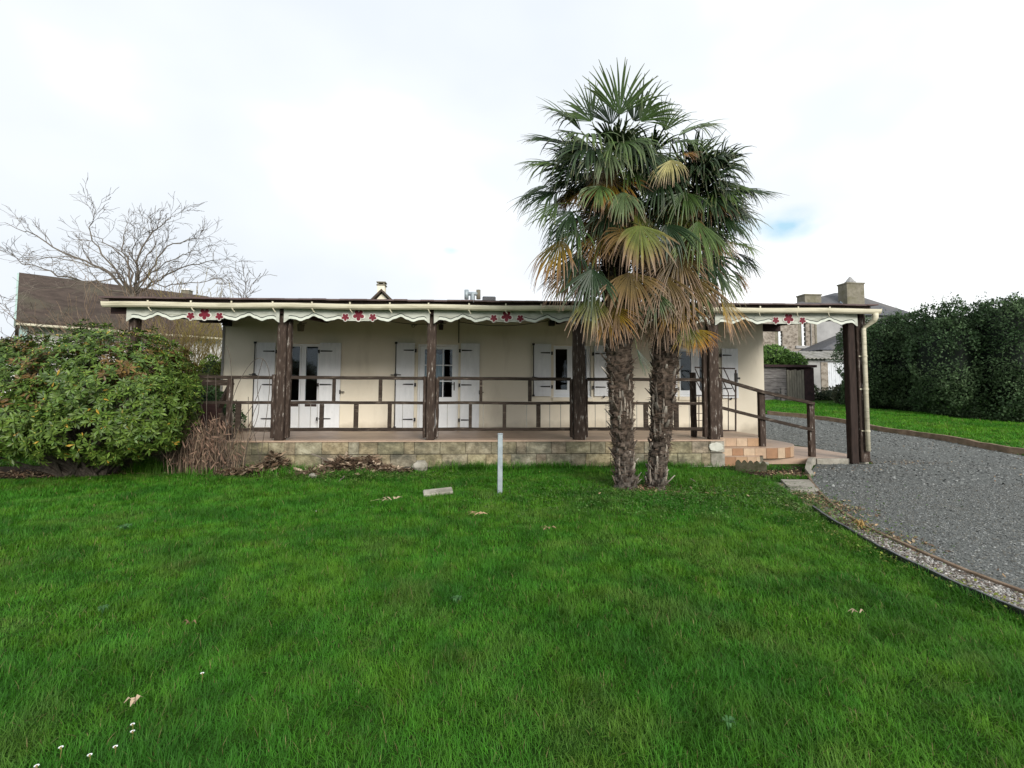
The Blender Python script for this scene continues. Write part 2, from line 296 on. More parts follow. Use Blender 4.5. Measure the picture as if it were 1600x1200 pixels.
def sheet(name, poly, mname, dz, kind='structure', step=None):   # a polygon laid on the ground
    bm = bmesh.new(); vs = [bm.verts.new((p[0], p[1], 0)) for p in poly]; bm.faces.new(vs)
    for yc in (11.0, 30.0): bmesh.ops.bisect_plane(bm, geom=bm.verts[:]+bm.edges[:]+bm.faces[:], plane_co=(0, yc, 0), plane_no=(0, 1, 0))
    for v in bm.verts: v.co.z = float(T(v.co.x, v.co.y))+dz
    bmesh.ops.triangulate(bm, faces=bm.faces)
    for f in bm.faces:
        f.normal_update()
        if f.normal.z < 0: f.normal_flip()
    me = bpy.data.meshes.new(name); bm.to_mesh(me); bm.free(); me.materials.append(MT[mname]); o = bpy.data.objects.new(name, me); COL.objects.link(o); o['kind'] = kind; return o

# ================================================================ ground
gx = [-400, -60, -20, -10, 0, 10, 20, 60, 400]; gy = [-60, 0, 5, 11, 20, 30, 60, 400]
g = MB(); g.v = [(x, y, float(T(x, y))) for y in gy for x in gx]; g.c = [(1, 1, 1)]*len(g.v); nx = len(gx)
g.f = [(j*nx+i, j*nx+i+1, (j+1)*nx+i+1, (j+1)*nx+i) for j in range(len(gy)-1) for i in range(nx-1)]; g.mi = [0]*len(g.f); g.sm = [False]*len(g.f)
ground = g.build('ground', 'lawn'); tag(ground, kind='structure')

EDGE = [(3.55, -1.5), (3.60, 1.5), (3.64, 3.04), (3.64, 3.38), (3.70, 3.85), (3.81, 4.45), (3.92, 4.79), (4.08, 5.4), (4.30, 5.96), (4.55, 6.7), (4.84, 7.36), (4.95, 7.9), (5.0, 8.4), (4.95, 9.0)]
KERB = [(4.10, -1.5), (4.11, 1.5), (4.12, 3.44), (4.13, 3.93), (4.21, 4.43), (4.34, 5.11), (4.56, 5.75), (4.80, 6.28), (5.2, 7.05), (5.65, 7.85), (6.0, 8.4), (6.35, 8.85)]
WX = lambda px, y=600: atY(px, y, 12.5).x
BY = 9.70                                  # front face of the terrace wall
XL, XR = WX(346.5), WX(1193, 560)
far = [atT(px, py) for px, py in ((1600, 713), (1540, 702), (1480, 690), (1430, 682), (1370, 674), (1330, 663), (1270, 655), (1200, 648))]
far = [(far[0].x+6, far[0].y-7.5), (far[0].x+2.4, far[0].y-3.6)]+[(p.x, p.y) for p in far]+[(far[-1].x-5, far[-1].y+1.5)]
drive = KERB+[(7.2, 9.83), (8.5, 9.83), (8.75, 10.2), (8.75, 12.2), (8.2, 13.6), (XR+.02, 14.2), (XR+.02, 20.0), (XR-2, 24)]+[far[-1]]+far[::-1][1:]+[(26, -1.5)]
sheet('driveway', drive, 'gravel', .012)
sheet('gravel_strip', [(x, y) for x, y in EDGE[:12]]+[(x, y) for x, y in KERB[:10]][::-1], 'shingle', .008)
sheet('soil_bed', [(-9.6, 8.9), (-8.2, 9.15), (-7.6, 8.75), (-7.0, 8.95), (-6.4, 9.2), (-5.2, 9.22), (-4.0, 8.9), (-3.2, 8.75), (-2.4, 9.0), (-1.4, 9.3), (0.2, 9.45), (4.9, 9.5), (4.9, 9.72), (-6.5, 9.72), (-6.9, 10.4), (-8.3, 10.4), (-9.6, 10.2)], 'soil', .004)
sheet('soil_patch', [(5.0, 9.66), (5.0, 8.9), (5.25, 8.3), (5.85, 8.35), (6.2, 8.9), (6.6, 9.4), (6.6, 9.66)], 'soil', .016)

# ---- grass: real blades, stuff
LAWN = EDGE+[(4.9, 9.5), (4.0, 9.55), (1.5, 9.45), (0.2, 9.45), (-1.2, 9.25), (-2.4, 8.95), (-3.3, 8.75), (-4.2, 8.8), (-5.2, 9.15), (-6.4, 9.15), (-7.0, 8.85), (-7.6, 8.65), (-8.4, 8.95), (-12, 8.7), (-12, -1.5)]
def blades(x, y, hmul, wmul, seg=2):
    n = len(x); yaw = 9*vn(x+3, y-8, 3.4)+6*vn(x, y, 9.5)+rng.normal(0, 1.5, n); lean = rng.gamma(2.0, .25, n)+.08
    pn = vn(x, y, .8); p2 = vn(x+9, y+4, 2.6); p3 = vn(x-5, y+31, 6.0)
    h = hmul*(0.5+.65*rng.random(n))*(.50+.62*p2+.55*p3); wd = wmul*(.75+.5*rng.random(n))
    dx, dy = np.cos(yaw), np.sin(yaw); sx, sy = -dy, dx; z0 = T(x, y)-.004
    st = [0, .45, .8, 1.0] if seg == 3 else [0, .55, 1.0]
    k = len(st); V = np.zeros((n, 2*(k-1)+1, 3))
    for i, t in enumerate(st):
        off = h*lean*t*t*1.5; cx = x+dx*off; cy = y+dy*off; cz = z0+h*t*np.sqrt(np.clip(1-(lean*t*.75)**2, .15, 1)); ww = wd*(1-t*.75)/2
        if i < k-1:
            V[:, 2*i] = np.stack([cx-sx*ww, cy-sy*ww, cz], 1); V[:, 2*i+1] = np.stack([cx+sx*ww, cy+sy*ww, cz], 1)
        else: V[:, 2*i] = np.stack([cx, cy, cz], 1)
    fs = []
    for i in range(k-2): fs += [(2*i, 2*i+1, 2*i+3), (2*i, 2*i+3, 2*i+2)]
    fs.append((2*(k-2), 2*(k-2)+1, 2*(k-1))); fs = np.array(fs)
    F = (fs[None]+(np.arange(n)*V.shape[1])[:, None, None]).reshape(-1, 3)
    base = np.array([[.056, .205, .015]]); yel = np.array([[.140, .265, .020]]); drk = np.array([[.030, .130, .012]]); straw = np.array([[.34, .28, .12]])
    p4 = vn(x+50, y-20, 11); a = np.clip((pn*.35+p3*.35+p4*.3-.36)*2.2, 0, 1)[:, None]*.6; c = base*(1-a)+yel*a
    b = np.clip((p2*.6+vn(x, y+77, 1.3)*.4-.5)*2.4, 0, .7)[:, None]; c = c*(1-b)+drk*b; mo = (np.clip((vn(x-77, y+5, 1.9)*.6+vn(x+8, y+8, 5)*.4-.62)*6, 0, 1)*.3)[:, None]; c = c*(1-mo)+np.array([[.16, .21, .05]])*mo
    c = c*(.7+.6*rng.random((n, 1))); r_ = rng.random(n); c[r_ < .02] = straw*(.4+.5*rng.random((int((r_ < .02).sum()), 1)))
    return V.reshape(-1, 3), F, np.repeat(c, V.shape[1], 0)
def fill(poly, x0, x1, y0, y1, dens, seed=0):
    n = int((x1-x0)*(y1-y0)*dens); x = rng.uniform(x0, x1, n); y = rng.uniform(y0, y1, n); k = inpoly(x, y, poly); return x[k], y[k]
parts = []
palmxy = np.array([[2.36, 7.48], [2.83, 7.46]])
for (y0, y1, dens, hm, wm, sg) in ((1.3, 3.0, 12500, .047, .0038, 3), (3.0, 4.5, 9500, .050, .0046, 3), (4.5, 6.2, 6500, .054, .0060, 2), (6.2, 9.6, 4200, .060, .0080, 2)):
    xm = y1*1.16+.8; x, y = fill(LAWN, -xm, min(xm, 5.4), y0, y1, dens)
    keep = np.abs(x-.08*y) < y*1.12+.7
    keep &= (np.hypot(x-2.6, (y-7.45)*1.5) > .33)|(rng.random(len(x)) < .25)
    thin = (vn(x, y, .8) > .5)&(y > 5.8)&(x > 1.2)&(x < 4.4)&(vn(x, y, 3) > .42); keep &= ~(thin&(rng.random(len(x)) < .55))
    edge = (y > 8.0)&(y < 9.3)&(x > -4.5)&(x < -.4)&(vn(x, y, 2.2) > .42); keep &= ~(edge&(rng.random(len(x)) < .7))
    x, y = x[keep], y[keep]; parts.append(blades(x, y, hm, wm, sg))
# tufts along the wall, the edging and in the bed
for (cx, cy, rx, ry, n, hh) in ((-5.75, 9.35, .35, .15, 900, .26), (-4.0, 9.35, .3, .15, 350, .16), (-3.2, 9.0, .45, .22, 900, .15), (-2.1, 8.9, .5, .15, 500, .12), (0.1, 9.35, .7, .12, 1500, .17), (1.6, 9.45, .8, .1, 1300, .15), (3.6, 9.5, .9, .1, 1400, .14), (3.5, 7.9, .5, .5, 600, .16), (5.35, 9.25, .35, .2, 500, .1), (5.9, 9.3, .3, .2, 350, .1), (-4.75, 9.3, .5, .2, 500, .14), (5.5, 8.3, .4, .1, 350, .08), (-2.9, 8.75, .5, .2, 600, .1)):
    x = cx+rng.normal(0, rx*.6, n); y = np.minimum(cy+rng.normal(0, ry*.6, n), 9.67 if cx < 5 else 12); parts.append(blades(x, y, hh, .010, 3))
e = np.array(EDGE[1:13]); 
for k in range(len(e)-1):
    ln = np.hypot(*(e[k+1]-e[k])); n = int(ln*900); t = rng.random(n)[:, None]; p = e[k]+(e[k+1]-e[k])*t; parts.append(blades(p[:, 0]-np.abs(rng.normal(0, .05, n))-.025, p[:, 1], .075, .006, 3))
# weeds spilling over the upper half of the gravel strip
x, y = fill(EDGE[6:12]+[(4.95, 7.0), (4.45, 6.0), (4.05, 5.0)], 3.8, 5.2, 4.6, 8, 1700); k = vn(x, y, 5) > .42; parts.append(blades(x[k], y[k], .05, .008, 2))
V, F, C = cat_(parts); tag(npmesh('grass', V, F, C, 'grass'), 'short lush green grass of the front lawn', 'grass', kind='stuff')
parts = []
def hedge_line(): return [atT(px, py) for px, py in ((1372, 641), (1440, 645), (1500, 655), (1600, 662))]
HL = hedge_line()
rl = far[1:]+[(XR-4, far[-1][1]+8), (XR+6, 30), (HL[0].x, HL[0].y+3)]+[(p.x-.2, p.y) for p in HL]+[(HL[-1].x+6, HL[-1].y-6)]
x, y = fill(rl, 5, 32, 5, 30, 800); k = (x-.077*y) < y*1.15+1; parts.append(blades(x[k], y[k], .10, .024, 2))
V, F, C = cat_(parts); C = C*np.array([[1.15, 1.2, 1.0]]); tag(npmesh('grass', V, F, C, 'grass'), 'bright green grass strip between driveway and tall hedge', 'grass', kind='stuff')
LB = [(-12, 10.3), (-8.6, 10.3), (-7.2, 10.5), (-6.8, 12), (-6.6, 19), (-24, 19), (-24, 12), (-13, 10)]
x, y = fill(LB, -24, -6.5, 10.2, 19, 700); tag(npmesh('grass', *blades(x, y, .10, .02, 2), 'grass'), 'grass of the side lawn behind the big round bush', 'grass', kind='stuff')
# low broad-leaved weeds round the palms and in front of the bed
def weeds(name, cx, cy, rx, ry, n, label, s=.02, col=(.075, .165, .03)):
    n = int(n*.7); s *= .8; col = tuple(v*.72 for v in col)
    x = cx+rng.normal(0, rx*.5, n); y = cy+rng.normal(0, ry*.5, n); th = rng.uniform(0, 2*np.pi, n)
    up = np.stack([np.cos(th)*.9, np.sin(th)*.9, rng.uniform(-.1, .7, n)], 1); A = frames(up, np.array([[0, 0, 1.]]))*(s*rng.uniform(.6, 1.5, n))[:, None, None]
    P = np.stack([x, y, T(x, y)+rng.uniform(.02, .07, n)], 1); C = np.array([col])*rng.uniform(.55, 1.5, (n, 1))*rng.uniform(.85, 1.15, (n, 3))
    V, F, C = scat([(-.4, 0, 0), (.4, 0, 0), (.55, .8, .1), (-.55, .8, .1), (0, 1.3, 0)], [(0, 1, 2), (0, 2, 3), (3, 2, 4)], A, P, C); tag(npmesh(name, V, F, C, 'leaf_dull'), label, 'weeds', kind='stuff')
weeds('weeds', 2.7, 7.0, 2.6, 1.3, 7000, 'low clover and weeds in the grass around the palm trunks', .021, (.085, .17, .035))
weeds('weeds', -2.3, 8.75, 2.4, .45, 4500, 'low yellow green weeds along the flower bed edge', .022, (.10, .17, .035))
weeds('weeds', 4.6, 6.7, .45, 1.5, 2600, 'small creeping weeds along the lawn edging', .018, (.09, .15, .04))
weeds('weeds', 5.5, 9.2, .8, .35, 900, 'small weeds beside the terrace steps', .022, (.07, .15, .035))

# ---- gravel stones
def stones(name, poly, bx, dens, s, label, cols):
    x, y = fill(poly, *bx, dens); k = (x-.077*y) < y*1.12+.6; x, y = x[k], y[k]; n = len(x)
    tv = np.array([(1, 0, 0), (-1, 0, .1), (0, .8, 0), (0, -.8, .05), (.1, 0, .55), (-.3, .3, .5)]); tf = [(0, 2, 4), (2, 5, 4), (2, 1, 5), (1, 3, 5), (3, 4, 5), (3, 0, 4)]
    th = rng.uniform(0, 2*np.pi, n); c_, s_ = np.cos(th), np.sin(th); z = np.zeros(n); o = np.ones(n); ti = rng.normal(0, .35, n)
    A = np.stack([np.stack([c_, -s_, ti], 1), np.stack([s_, c_, z], 1), np.stack([-ti, z, o], 1)], 1)*(s*rng.uniform(.5, 1.5, n))[:, None, None]
    P = np.stack([x, y, T(x, y)+.012], 1); ci = np.array(cols)[rng.integers(0, len(cols), n)]*rng.uniform(.6, 1.35, (n, 1))
    V, F, C = scat(tv, tf, A, P, ci, s*.12); return tag(npmesh(name, V, F, C, 'stone_col'), label, 'gravel', kind='stuff')
weeds('weeds', 3.72, 3.7, .16, 2.2, 1500, 'yellow green moss and weeds along the black edging near the camera', .016, (.20, .24, .04))
weeds('weeds', 4.2, 5.7, .3, 1.3, 2200, 'small green weeds creeping over the lawn edging', .016, (.13, .20, .05))
stones('gravel_stones', drive, (4.2, 9, 2.8, 7.5), 1500, .011, 'grey crushed stone lying on the near driveway', [(.135, .142, .134), (.17, .175, .167), (.105, .11, .107), (.23, .235, .225), (.14, .135, .115)])
stones('gravel_stones', drive, (4.5, 18, 7.5, 19), 220, .022, 'grey crushed stone lying on the far driveway', [(.135, .142, .134), (.17, .175, .167), (.11, .115, .11), (.21, .215, .205)])
stones('gravel_stones', EDGE[:9]+KERB[:7][::-1], (3.5, 5, 2.5, 6.2), 4200, .012, 'pale shingle in the strip beside the lawn', [(.34, .33, .30), (.25, .23, .20), (.14, .115, .095), (.46, .44, .41), (.19, .15, .125)])
def litter(name, boxs, label, cat='fallen leaves', cols=((.20, .12, .07), (.32, .22, .13), (.12, .075, .05), (.42, .32, .2)), s=.05, lift=.05):
    Ls = []
    for (cx, cy, rx, ry, n, zz) in boxs:
        x = cx+rng.normal(0, rx*.5, n); y = cy+rng.normal(0, ry*.5, n); th = rng.uniform(0, 2*np.pi, n)
        up = np.stack([np.cos(th), np.sin(th), rng.uniform(-.25, .7, n)], 1); A = frames(up, np.stack([rng.normal(0, .5, n), rng.normal(0, .5, n), np.ones(n)], 1))*(s*rng.uniform(.5, 1.6, n))[:, None, None]
        P = np.stack([x, y, T(x, y)+rng.uniform(.01, lift, n)+zz*np.exp(-((x-cx)/rx)**2*2)*rng.random(n)], 1); C = np.array(cols)[rng.integers(0, len(cols), n)]*rng.uniform(.5, 1.4, (n, 1))
        Ls.append(scat([(0, 0, 0), (.3, .5, .1), (-.3, .5, .1), (.22, 1.1, -.05), (-.22, 1.1, -.05), (0, 1.5, .1)], [(0, 1, 2), (1, 3, 2), (2, 3, 4), (3, 5, 4)], A, P, C, s*.05))
    return tag(npmesh(name, *cat_(Ls), 'dead'), label, cat, kind='stuff')
litter('dead_leaves', [(-8.0, 9.2, 1.6, .5, 900, 0), (-6.3, 9.4, 1.2, .3, 500, 0)], 'brown leaf litter on bare soil under the round bush', s=.035, lift=.02)
litter('dead_leaves', [(4.35, 5.3, .22, 1.0, 450, 0), (4.75, 6.5, .3, .7, 900, 0), (5.7, 8.8, .5, .4, 450, 0)], 'brown leaves in the gravel strip and soil patch', s=.028, lift=.02)
litter('dead_plant_heap', [(-3.65, 9.35, .3, .16, 800, .30), (-3.9, 9.2, .3, .2, 400, .1), (-4.2, 9.1, .3, .2, 300, .05)], 'heap of withered brown leaves at the terrace wall, left of the bigger heap', 'dead plant', cols=((.17, .11, .07), (.25, .18, .12), (.10, .07, .045), (.33, .26, .18)), s=.07)
litter('dead_plant_heap', [(-2.35, 9.3, .55, .2, 1500, .24), (-1.95, 9.35, .35, .15, 800, .24), (-2.9, 8.95, .35, .15, 400, .05), (-1.6, 9.25, .4, .12, 300, .05)], 'wide heap of withered tan leaves against the middle of the terrace wall', 'dead plant', cols=((.22, .15, .10), (.33, .25, .17), (.13, .085, .06), (.42, .33, .24)), s=.075)

# ================================================================ kerbs, slabs, edging
def strip(name, line, wd, z0, z1, mname, label, cat, kind=None, wob=0.0, slope=None):
    mb = MB(); k = len(line); vs = []
    for i, p in enumerate(line):
        a = Vector(line[max(i-1, 0)][:2]); b = Vector(line[min(i+1, k-1)][:2]); d = (b-a).normalized(); nrm = Vector((d.y, -d.x))*(wd/2); t = float(T(p[0], p[1])); dz = random.uniform(-wob, wob)
        top = z1 if slope is None else z1*slope[i]
        vs += [(p[0]-nrm.x, p[1]-nrm.y, t+z0), (p[0]-nrm.x, p[1]-nrm.y, t+top+dz), (p[0]+nrm.x, p[1]+nrm.y, t+top+dz), (p[0]+nrm.x, p[1]+nrm.y, t+z0)]
    fs = [(i*4+j, i*4+(j+1) % 4, (i+1)*4+(j+1) % 4, (i+1)*4+j) for i in range(k-1) for j in range(4)]+[(3, 2, 1, 0), tuple((k-1)*4+j for j in range(4))]
    mb.add(vs, fs); return tag(mb.build(name, mname, bevel=.004), label, cat, kind=kind)
def dense(line, step=.3):
    o = []
    for a, b in zip(line[:-1], line[1:]):
        n = max(1, int(math.hypot(b[0]-a[0], b[1]-a[1])/step)); o += [(a[0]+(b[0]-a[0])*i/n, a[1]+(b[1]-a[1])*i/n) for i in range(n)]
    return o+[line[-1]]
def smooth(line, it=2):
    for _ in range(it):
        l2 = [line[0]]
        for a, b in zip(line[:-1], line[1:]): l2 += [(a[0]*.75+b[0]*.25, a[1]*.75+b[1]*.25), (a[0]*.25+b[0]*.75, a[1]*.25+b[1]*.75)]
        line = l2+[line[-1]]
    return line
strip('lawn_edging', smooth(EDGE[:9]), .028, -.03, .085, 'black_plastic', 'black metal edging between front lawn and gravel strip', 'edging', wob=.004)
strip('lawn_edging', smooth([(4.36, 6.0), (4.6, 6.65), (4.86, 7.3)]), .06, -.03, .02, 'concrete', 'pale concrete edging overgrown by weeds near the slab', 'edging', wob=.006)
strip('kerb', smooth(KERB), .04, -.03, .035, 'concrete_brown', 'thin brown kerb between gravel strip and driveway', 'kerb', wob=.004)
strip('kerb', dense(smooth(far[:-1]), .5), .12, -.05, .17, 'concrete_brown', 'low brown kerb between driveway and the far grass', 'kerb', wob=.015)
strip('kerb', [(6.1, 8.45), (6.3, 8.85), (6.65, 9.3), (7.05, 9.8), (7.2, 9.92)], .09, -.03, .15, 'concrete', 'grey slanting kerb beside the soil patch', 'kerb', slope=(.35, .6, .9, 1, 1))
mb = MB(); mb.prism([(7.25, 9.88, -.03), (8.42, 9.88, -.03), (8.40, 9.98, -.03), (7.25, 9.98, -.03)], (0, 0, .15)); tag(mb.build('kerb', 'concrete', bevel=.008), 'straight grey kerb in front of the tiled patio', 'kerb')
mb = MB(); mb.prism([(5.24, 8.05, 0), (5.72, 8.0, 0), (5.24, 7.1, 0), (4.84, 7.2, 0)], (0, 0, .035)); tag(mb.build('paving_slab', 'concrete', bevel=.006), 'square grey paving slab between lawn and driveway kerb', 'slab')
mb = MB(); mb.box((-.51, 7.2, .05), (.42, .17, .045), Euler((R(14), R(-4), R(9))).to_matrix()); tag(mb.build('broken_slab', 'concrete', bevel=.012), 'small loose grey slab lying in the lawn', 'slab')
def rock(name, loc, r, label, mname='concrete'):
    bm = bmesh.new(); bmesh.ops.create_icosphere(bm, subdivisions=2, radius=1)
    for v in bm.verts: q = random.uniform(.82, 1.12); v.co = Vector((v.co.x*r[0]*q, v.co.y*r[1]*q, v.co.z*r[2]*q))
    me = bpy.data.meshes.new(name); bm.to_mesh(me); bm.free(); me.materials.append(MT[mname]); o = bpy.data.objects.new(name, me); o.location = loc; COL.objects.link(o); return tag(o, label, 'stone')
rock('stone', (-1.0, 9.35, .09), (.15, .1, .12), 'rounded grey stone at the foot of the terrace wall')
rock('stone', (-2.75, 8.7, .04), (.07, .06, .05), 'small pale stone at the edge of the flower bed')
# black sheeting strip and bed scraps
sheetmb = MB(); pts = []
for i in range(17):
    x = -1.3+i*.14
    for y in (9.4, 9.52, 9.66): pts.append((x, y+random.uniform(-.03, .01), .03+random.uniform(0, .05)))
sheetmb.add(pts, [(i*3+j, i*3+j+1, i*3+j+4, i*3+j+3) for i in range(16) for j in range(2)]); o = tag(sheetmb.build('weed_membrane', 'black_plastic'), 'crumpled black membrane along the foot of the terrace wall', 'membrane')
so = o.modifiers.new('thick', 'SOLIDIFY'); so.thickness = .004
def stick(a, b, r, label, mname='bark_pale', n=4, name='stick'):
    mb = MB(); a = Vector(a); b = Vector(b); pts = [a.lerp(b, i/n)+Vector([random.uniform(-.012, .012) for _ in range(3)]) for i in range(n+1)]
    mb.tube(pts, [r*(1-.4*i/n) for i in range(n+1)], 6); return tag(mb.build(name, mname), label, 'stick')
def st(px0, py0, px1, py1, Ya, za, label, r=.012, name='stick', mname='bark_pale'):
    a = atY(px0, py0, Ya); b = atY(px1, py1, Ya+.15); return stick(a, b, r, label, mname, name=name)
st(487, 709, 532, 728, 9.2, 0, 'long pale stick arching over the dead plant heaps', .016)
st(530, 733, 548, 711, 9.15, 0, 'pale stick leaning between the two dead plant heaps', .014)
st(527, 756, 539, 743, 8.3, 0, 'short pale stick poking out of the weeds by the bed', .014)
st(1080, 748, 1108, 768, 7.7, 0, 'thin dry palm leaf stalk lying right of the trunks', .006)
# dry leaf scraps lying on the lawn
def scrap(px, py, label, ln=.12, wd=.03, n=5, mname='dead', col=(.42, .32, .22), z=.075):
    p = atZ(px, py, z); mb = MB(); mb.col = col
    for i in range(n):
        a = random.uniform(0, 6.28); c_ = Vector((math.cos(a), math.sin(a)*.6, random.uniform(-.05, .12)))*ln*random.uniform(.6, 1.2); s_ = Vector((-math.sin(a), math.cos(a), .2))*wd/2
        q = p+Vector((random.uniform(-1, 1), random.uniform(-1, 1), 0))*ln*.3; mb.add([q-s_*.3, q+s_*.3, q+c_*.5+s_+Vector((0, 0, .02)), q+c_*.5-s_+Vector((0, 0, .02)), q+c_], [(0, 1, 2, 3), (3, 2, 4)])
    o = mb.build('dead_leaf', mname, fixn=False); tag(o, label, 'dead leaf'); q = o.modifiers.new('thick', 'SOLIDIFY'); q.thickness = .002
scrap(610, 781, 'shrivelled pale leaf on the lawn left of the small slab', .20, .035, 6, z=.085)
scrap(748, 803, 'curled tan leaf on the lawn below the grey marker post', .12, .03, 6, col=(.5, .34, .2))
scrap(858, 826, 'small brown leaf on the lawn right of the marker post', .12, .025, 4, col=(.25, .18, .1))
scrap(211, 1097, 'pale brown leaf on the lawn in the lower left', .045, .02, 4)
scrap(1340, 957, 'dry leaf on the lawn near the black edging', .06, .012, 3)
scrap(296, 975, 'brown leaf half sunk in the lawn left of centre', .04, .012, 3, col=(.18, .12, .07))
tuft = MB(); tuft.col = (.36, .24, .09)
for i in range(70):
    a = random.uniform(0, 6.28); r = random.uniform(.03, .13); h = random.uniform(.03, .1); p = Vector((4.28, 5.18, .01)); s_ = Vector((-math.sin(a), math.cos(a), 0))*.005
    tip = p+Vector((math.cos(a)*r, math.sin(a)*r, h*.5)); mid = p+Vector((math.cos(a)*r*.5, math.sin(a)*r*.5, h)); tuft.add([p-s_, p+s_, mid+s_, mid-s_, tip], [(0, 1, 2, 3), (3, 2, 4)])
tag(tuft.build('dry_grass_tuft', 'dead', fixn=False), 'dry golden grass tuft growing in the gravel strip', 'grass tuft')
def rosette(px, py, label, r=.07):
    p = atZ(px, py, .03); mb = MB(); n = random.randint(8, 12)
    for i in range(n):
        a = 6.28*i/n+random.uniform(-.2, .2); L_ = r*random.uniform(.7, 1.2); c_ = Vector((math.cos(a), math.sin(a), 0)); s_ = Vector((-math.sin(a), math.cos(a), 0))*L_*.17; q = random.uniform(.7, 1.3); mb.col = (.045*q, .12*q, .035*q)
        P_ = [p, p+c_*L_*.4+s_*.7+Vector((0, 0, .045)), p+c_*L_*.4-s_*.7+Vector((0, 0, .045)), p+c_*L_*.8+s_+Vector((0, 0, .05)), p+c_*L_*.8-s_+Vector((0, 0, .05)), p+c_*L_*1.05+Vector((0, 0, .035))]; mb.add(P_, [(0, 1, 2), (1, 3, 4, 2), (3, 5, 4)])
    tag(mb.build('weed_rosette', 'leaf_dull', fixn=False), label, 'weed')
rosette(1138, 1143, 'broad leaved weed low in the lawn, right of the bottom middle', .035); rosette(714, 944, 'broad leaved weed in the middle of the lawn', .04); rosette(195, 828, 'pale broad leaved weed in the lawn at the left', .07); rosette(160, 960, 'flat weed in the lawn on the left, below the round bush', .04)
litter('dead_leaves', [(2.62, 7.42, .35, .22, 260, 0), (2.9, 7.1, .8, .4, 120, 0)], 'brown leaf scraps round the feet of the palm trunks', s=.03, lift=.05)
litter('dead_leaves', [(9.3, 10.0, .9, .35, 260, 0), (7.6, 9.2, .9, .5, 90, 0), (10, 8, 4, 3, 160, 0), (12.5, 12.5, 3, 2, 200, 0)], 'scattered brown leaf scraps on the gravel driveway', s=.02, lift=.02)
# daisies
def daisy(px, py, label):
    p = atZ(px, py, .045); t = thing('daisy', label, 'flower', (p.x, p.y, 0), 'daisies in the lawn'); mb = MB(); mb.tube([(p.x, p.y, 0), (p.x+.003, p.y, .042)], .0012, 5); mb.build('stem', 'twig_gold', t)
    mb = MB()
    for i in range(12):
        a = 6.283*i/12; c_ = Vector((math.cos(a), math.sin(a), .15)); s_ = Vector((-math.sin(a), math.cos(a), 0))*.0022; q = p+c_*.003; mb.add([q-s_*.5, q+s_*.5, p+c_*.0085+s_+Vector((0, 0, .003)), p+c_*.0085-s_+Vector((0, 0, .003))], [(0, 1, 2, 3)])
    mb.build('petals', 'pvc', t, fixn=False); mb = MB(); mb.tube([(p.x, p.y, .043), (p.x, p.y, .050)], [.004, .003], 8); mb.build('flower_centre', 'twig_gold', t)
for k, (px, py, lb) in enumerate(((95, 1169, 'white daisy nearest the lower left corner of the lawn'), (57, 1198, 'white daisy on the bottom edge of the picture, lower left'), (207, 1133, 'white daisy of the pair below the pale brown leaf'), (207, 1144, 'lower white daisy of the pair below the pale brown leaf'), (180, 1168, 'small daisy left of the lower left pair'), (140, 1181, 'small daisy right of the nearest corner daisy'), (316, 1053, 'single white daisy in the lawn, left of centre'), (494, 799, 'single daisy in the lawn in front of the dead plants'))): daisy(px, py, lb)
# marker post
p = atZ(781, 772, 0); t = thing('marker_post', 'square pale grey metal post standing in the lawn', 'post', (p.x, p.y, 0))
zt = atY(781, 679, p.y).z; mb = MB(); mb.b2(p.x-.036, p.x+.036, p.y-.036, p.y+.036, -.05, zt); mb.build('shaft', 'galv', t, bevel=.005); mb = MB(); mb.b2(p.x-.040, p.x+.040, p.y-.040, p.y+.040, zt, zt+.018); mb.build('cap', 'galv', t, bevel=.006)

# ================================================================ terrace
DZ = .545; DXL, DXR = -6.62, 5.13
t = thing('terrace', 'raised terrace with tan block retaining wall and tiled floor', 'terrace', (0, 11, 0))
mb = MB(); mb.b2(DXL+.04, DXR-.03, BY+.03, BY+.2, -.1, DZ-.035); mb.build('wall_core', 'mortar', t)
mb = MB(); rows = [(.275, DZ-.03), (.02, .268)]
for ri, (z0, z1) in enumerate(rows):
    x = DXL-(.2 if ri else 0); first = True
    while x < DXR-.31:
        wd = .5; x1 = min(x+wd, DXR-.3)
        if random.random() < .28: x1 = min(x+random.choice((.2, .3, .36)), DXR-.3)
        q = random.uniform(.8, 1.15); mb.col = (q*random.uniform(.95, 1.08), q, q*random.uniform(.85, 1.05)); dy = random.uniform(-.008, .008)
        mb.b2(max(x, DXL)+.003, x1-.003, BY+dy, BY+.1+dy*.5, z0+random.uniform(0, .004), z1-random.uniform(0, .004)); x = x1
mb.build('block_wall', 'block', t, bevel=.008)
mb = MB(); mb.b2(DXR-.297, DXR, BY-.004, BY+.12, .285, DZ-.03); mb.b2(DXR-.297, DXR, BY-.01, BY+.12, -.02, .262); mb.build('corner_block', 'concrete', t, bevel=.01)
mb = MB(); vs = []; c0 = (DXR-.19, (.285+DZ-.03)/2)
for i in range(26):
    a = 6.283*i/26; rr = (.155 if abs(math.cos(a)) > .5 else .10)*random.uniform(.85, 1.1); vs.append((c0[0]+math.cos(a)*rr, BY-.005, c0[1]+math.sin(a)*min(rr, .1)*.95))
mb.prism(vs, (0, -.02, 0)); mb.build('render_patch', 'wall_repair', t, bevel=.008)
mb = MB(); mb.b2(DXR-.75, DXR-.1, BY-.07, BY+.05, -.05, .02); mb.build('footing', 'concrete', t, bevel=.01)
mb = MB(); mb.b2(DXL, DXR, BY-.012, 12.5, DZ-.028, DZ); mb.b2(DXL, DXR, 9.95, 12.5, 0, DZ-.03); mb.build('floor', 'tile', t)
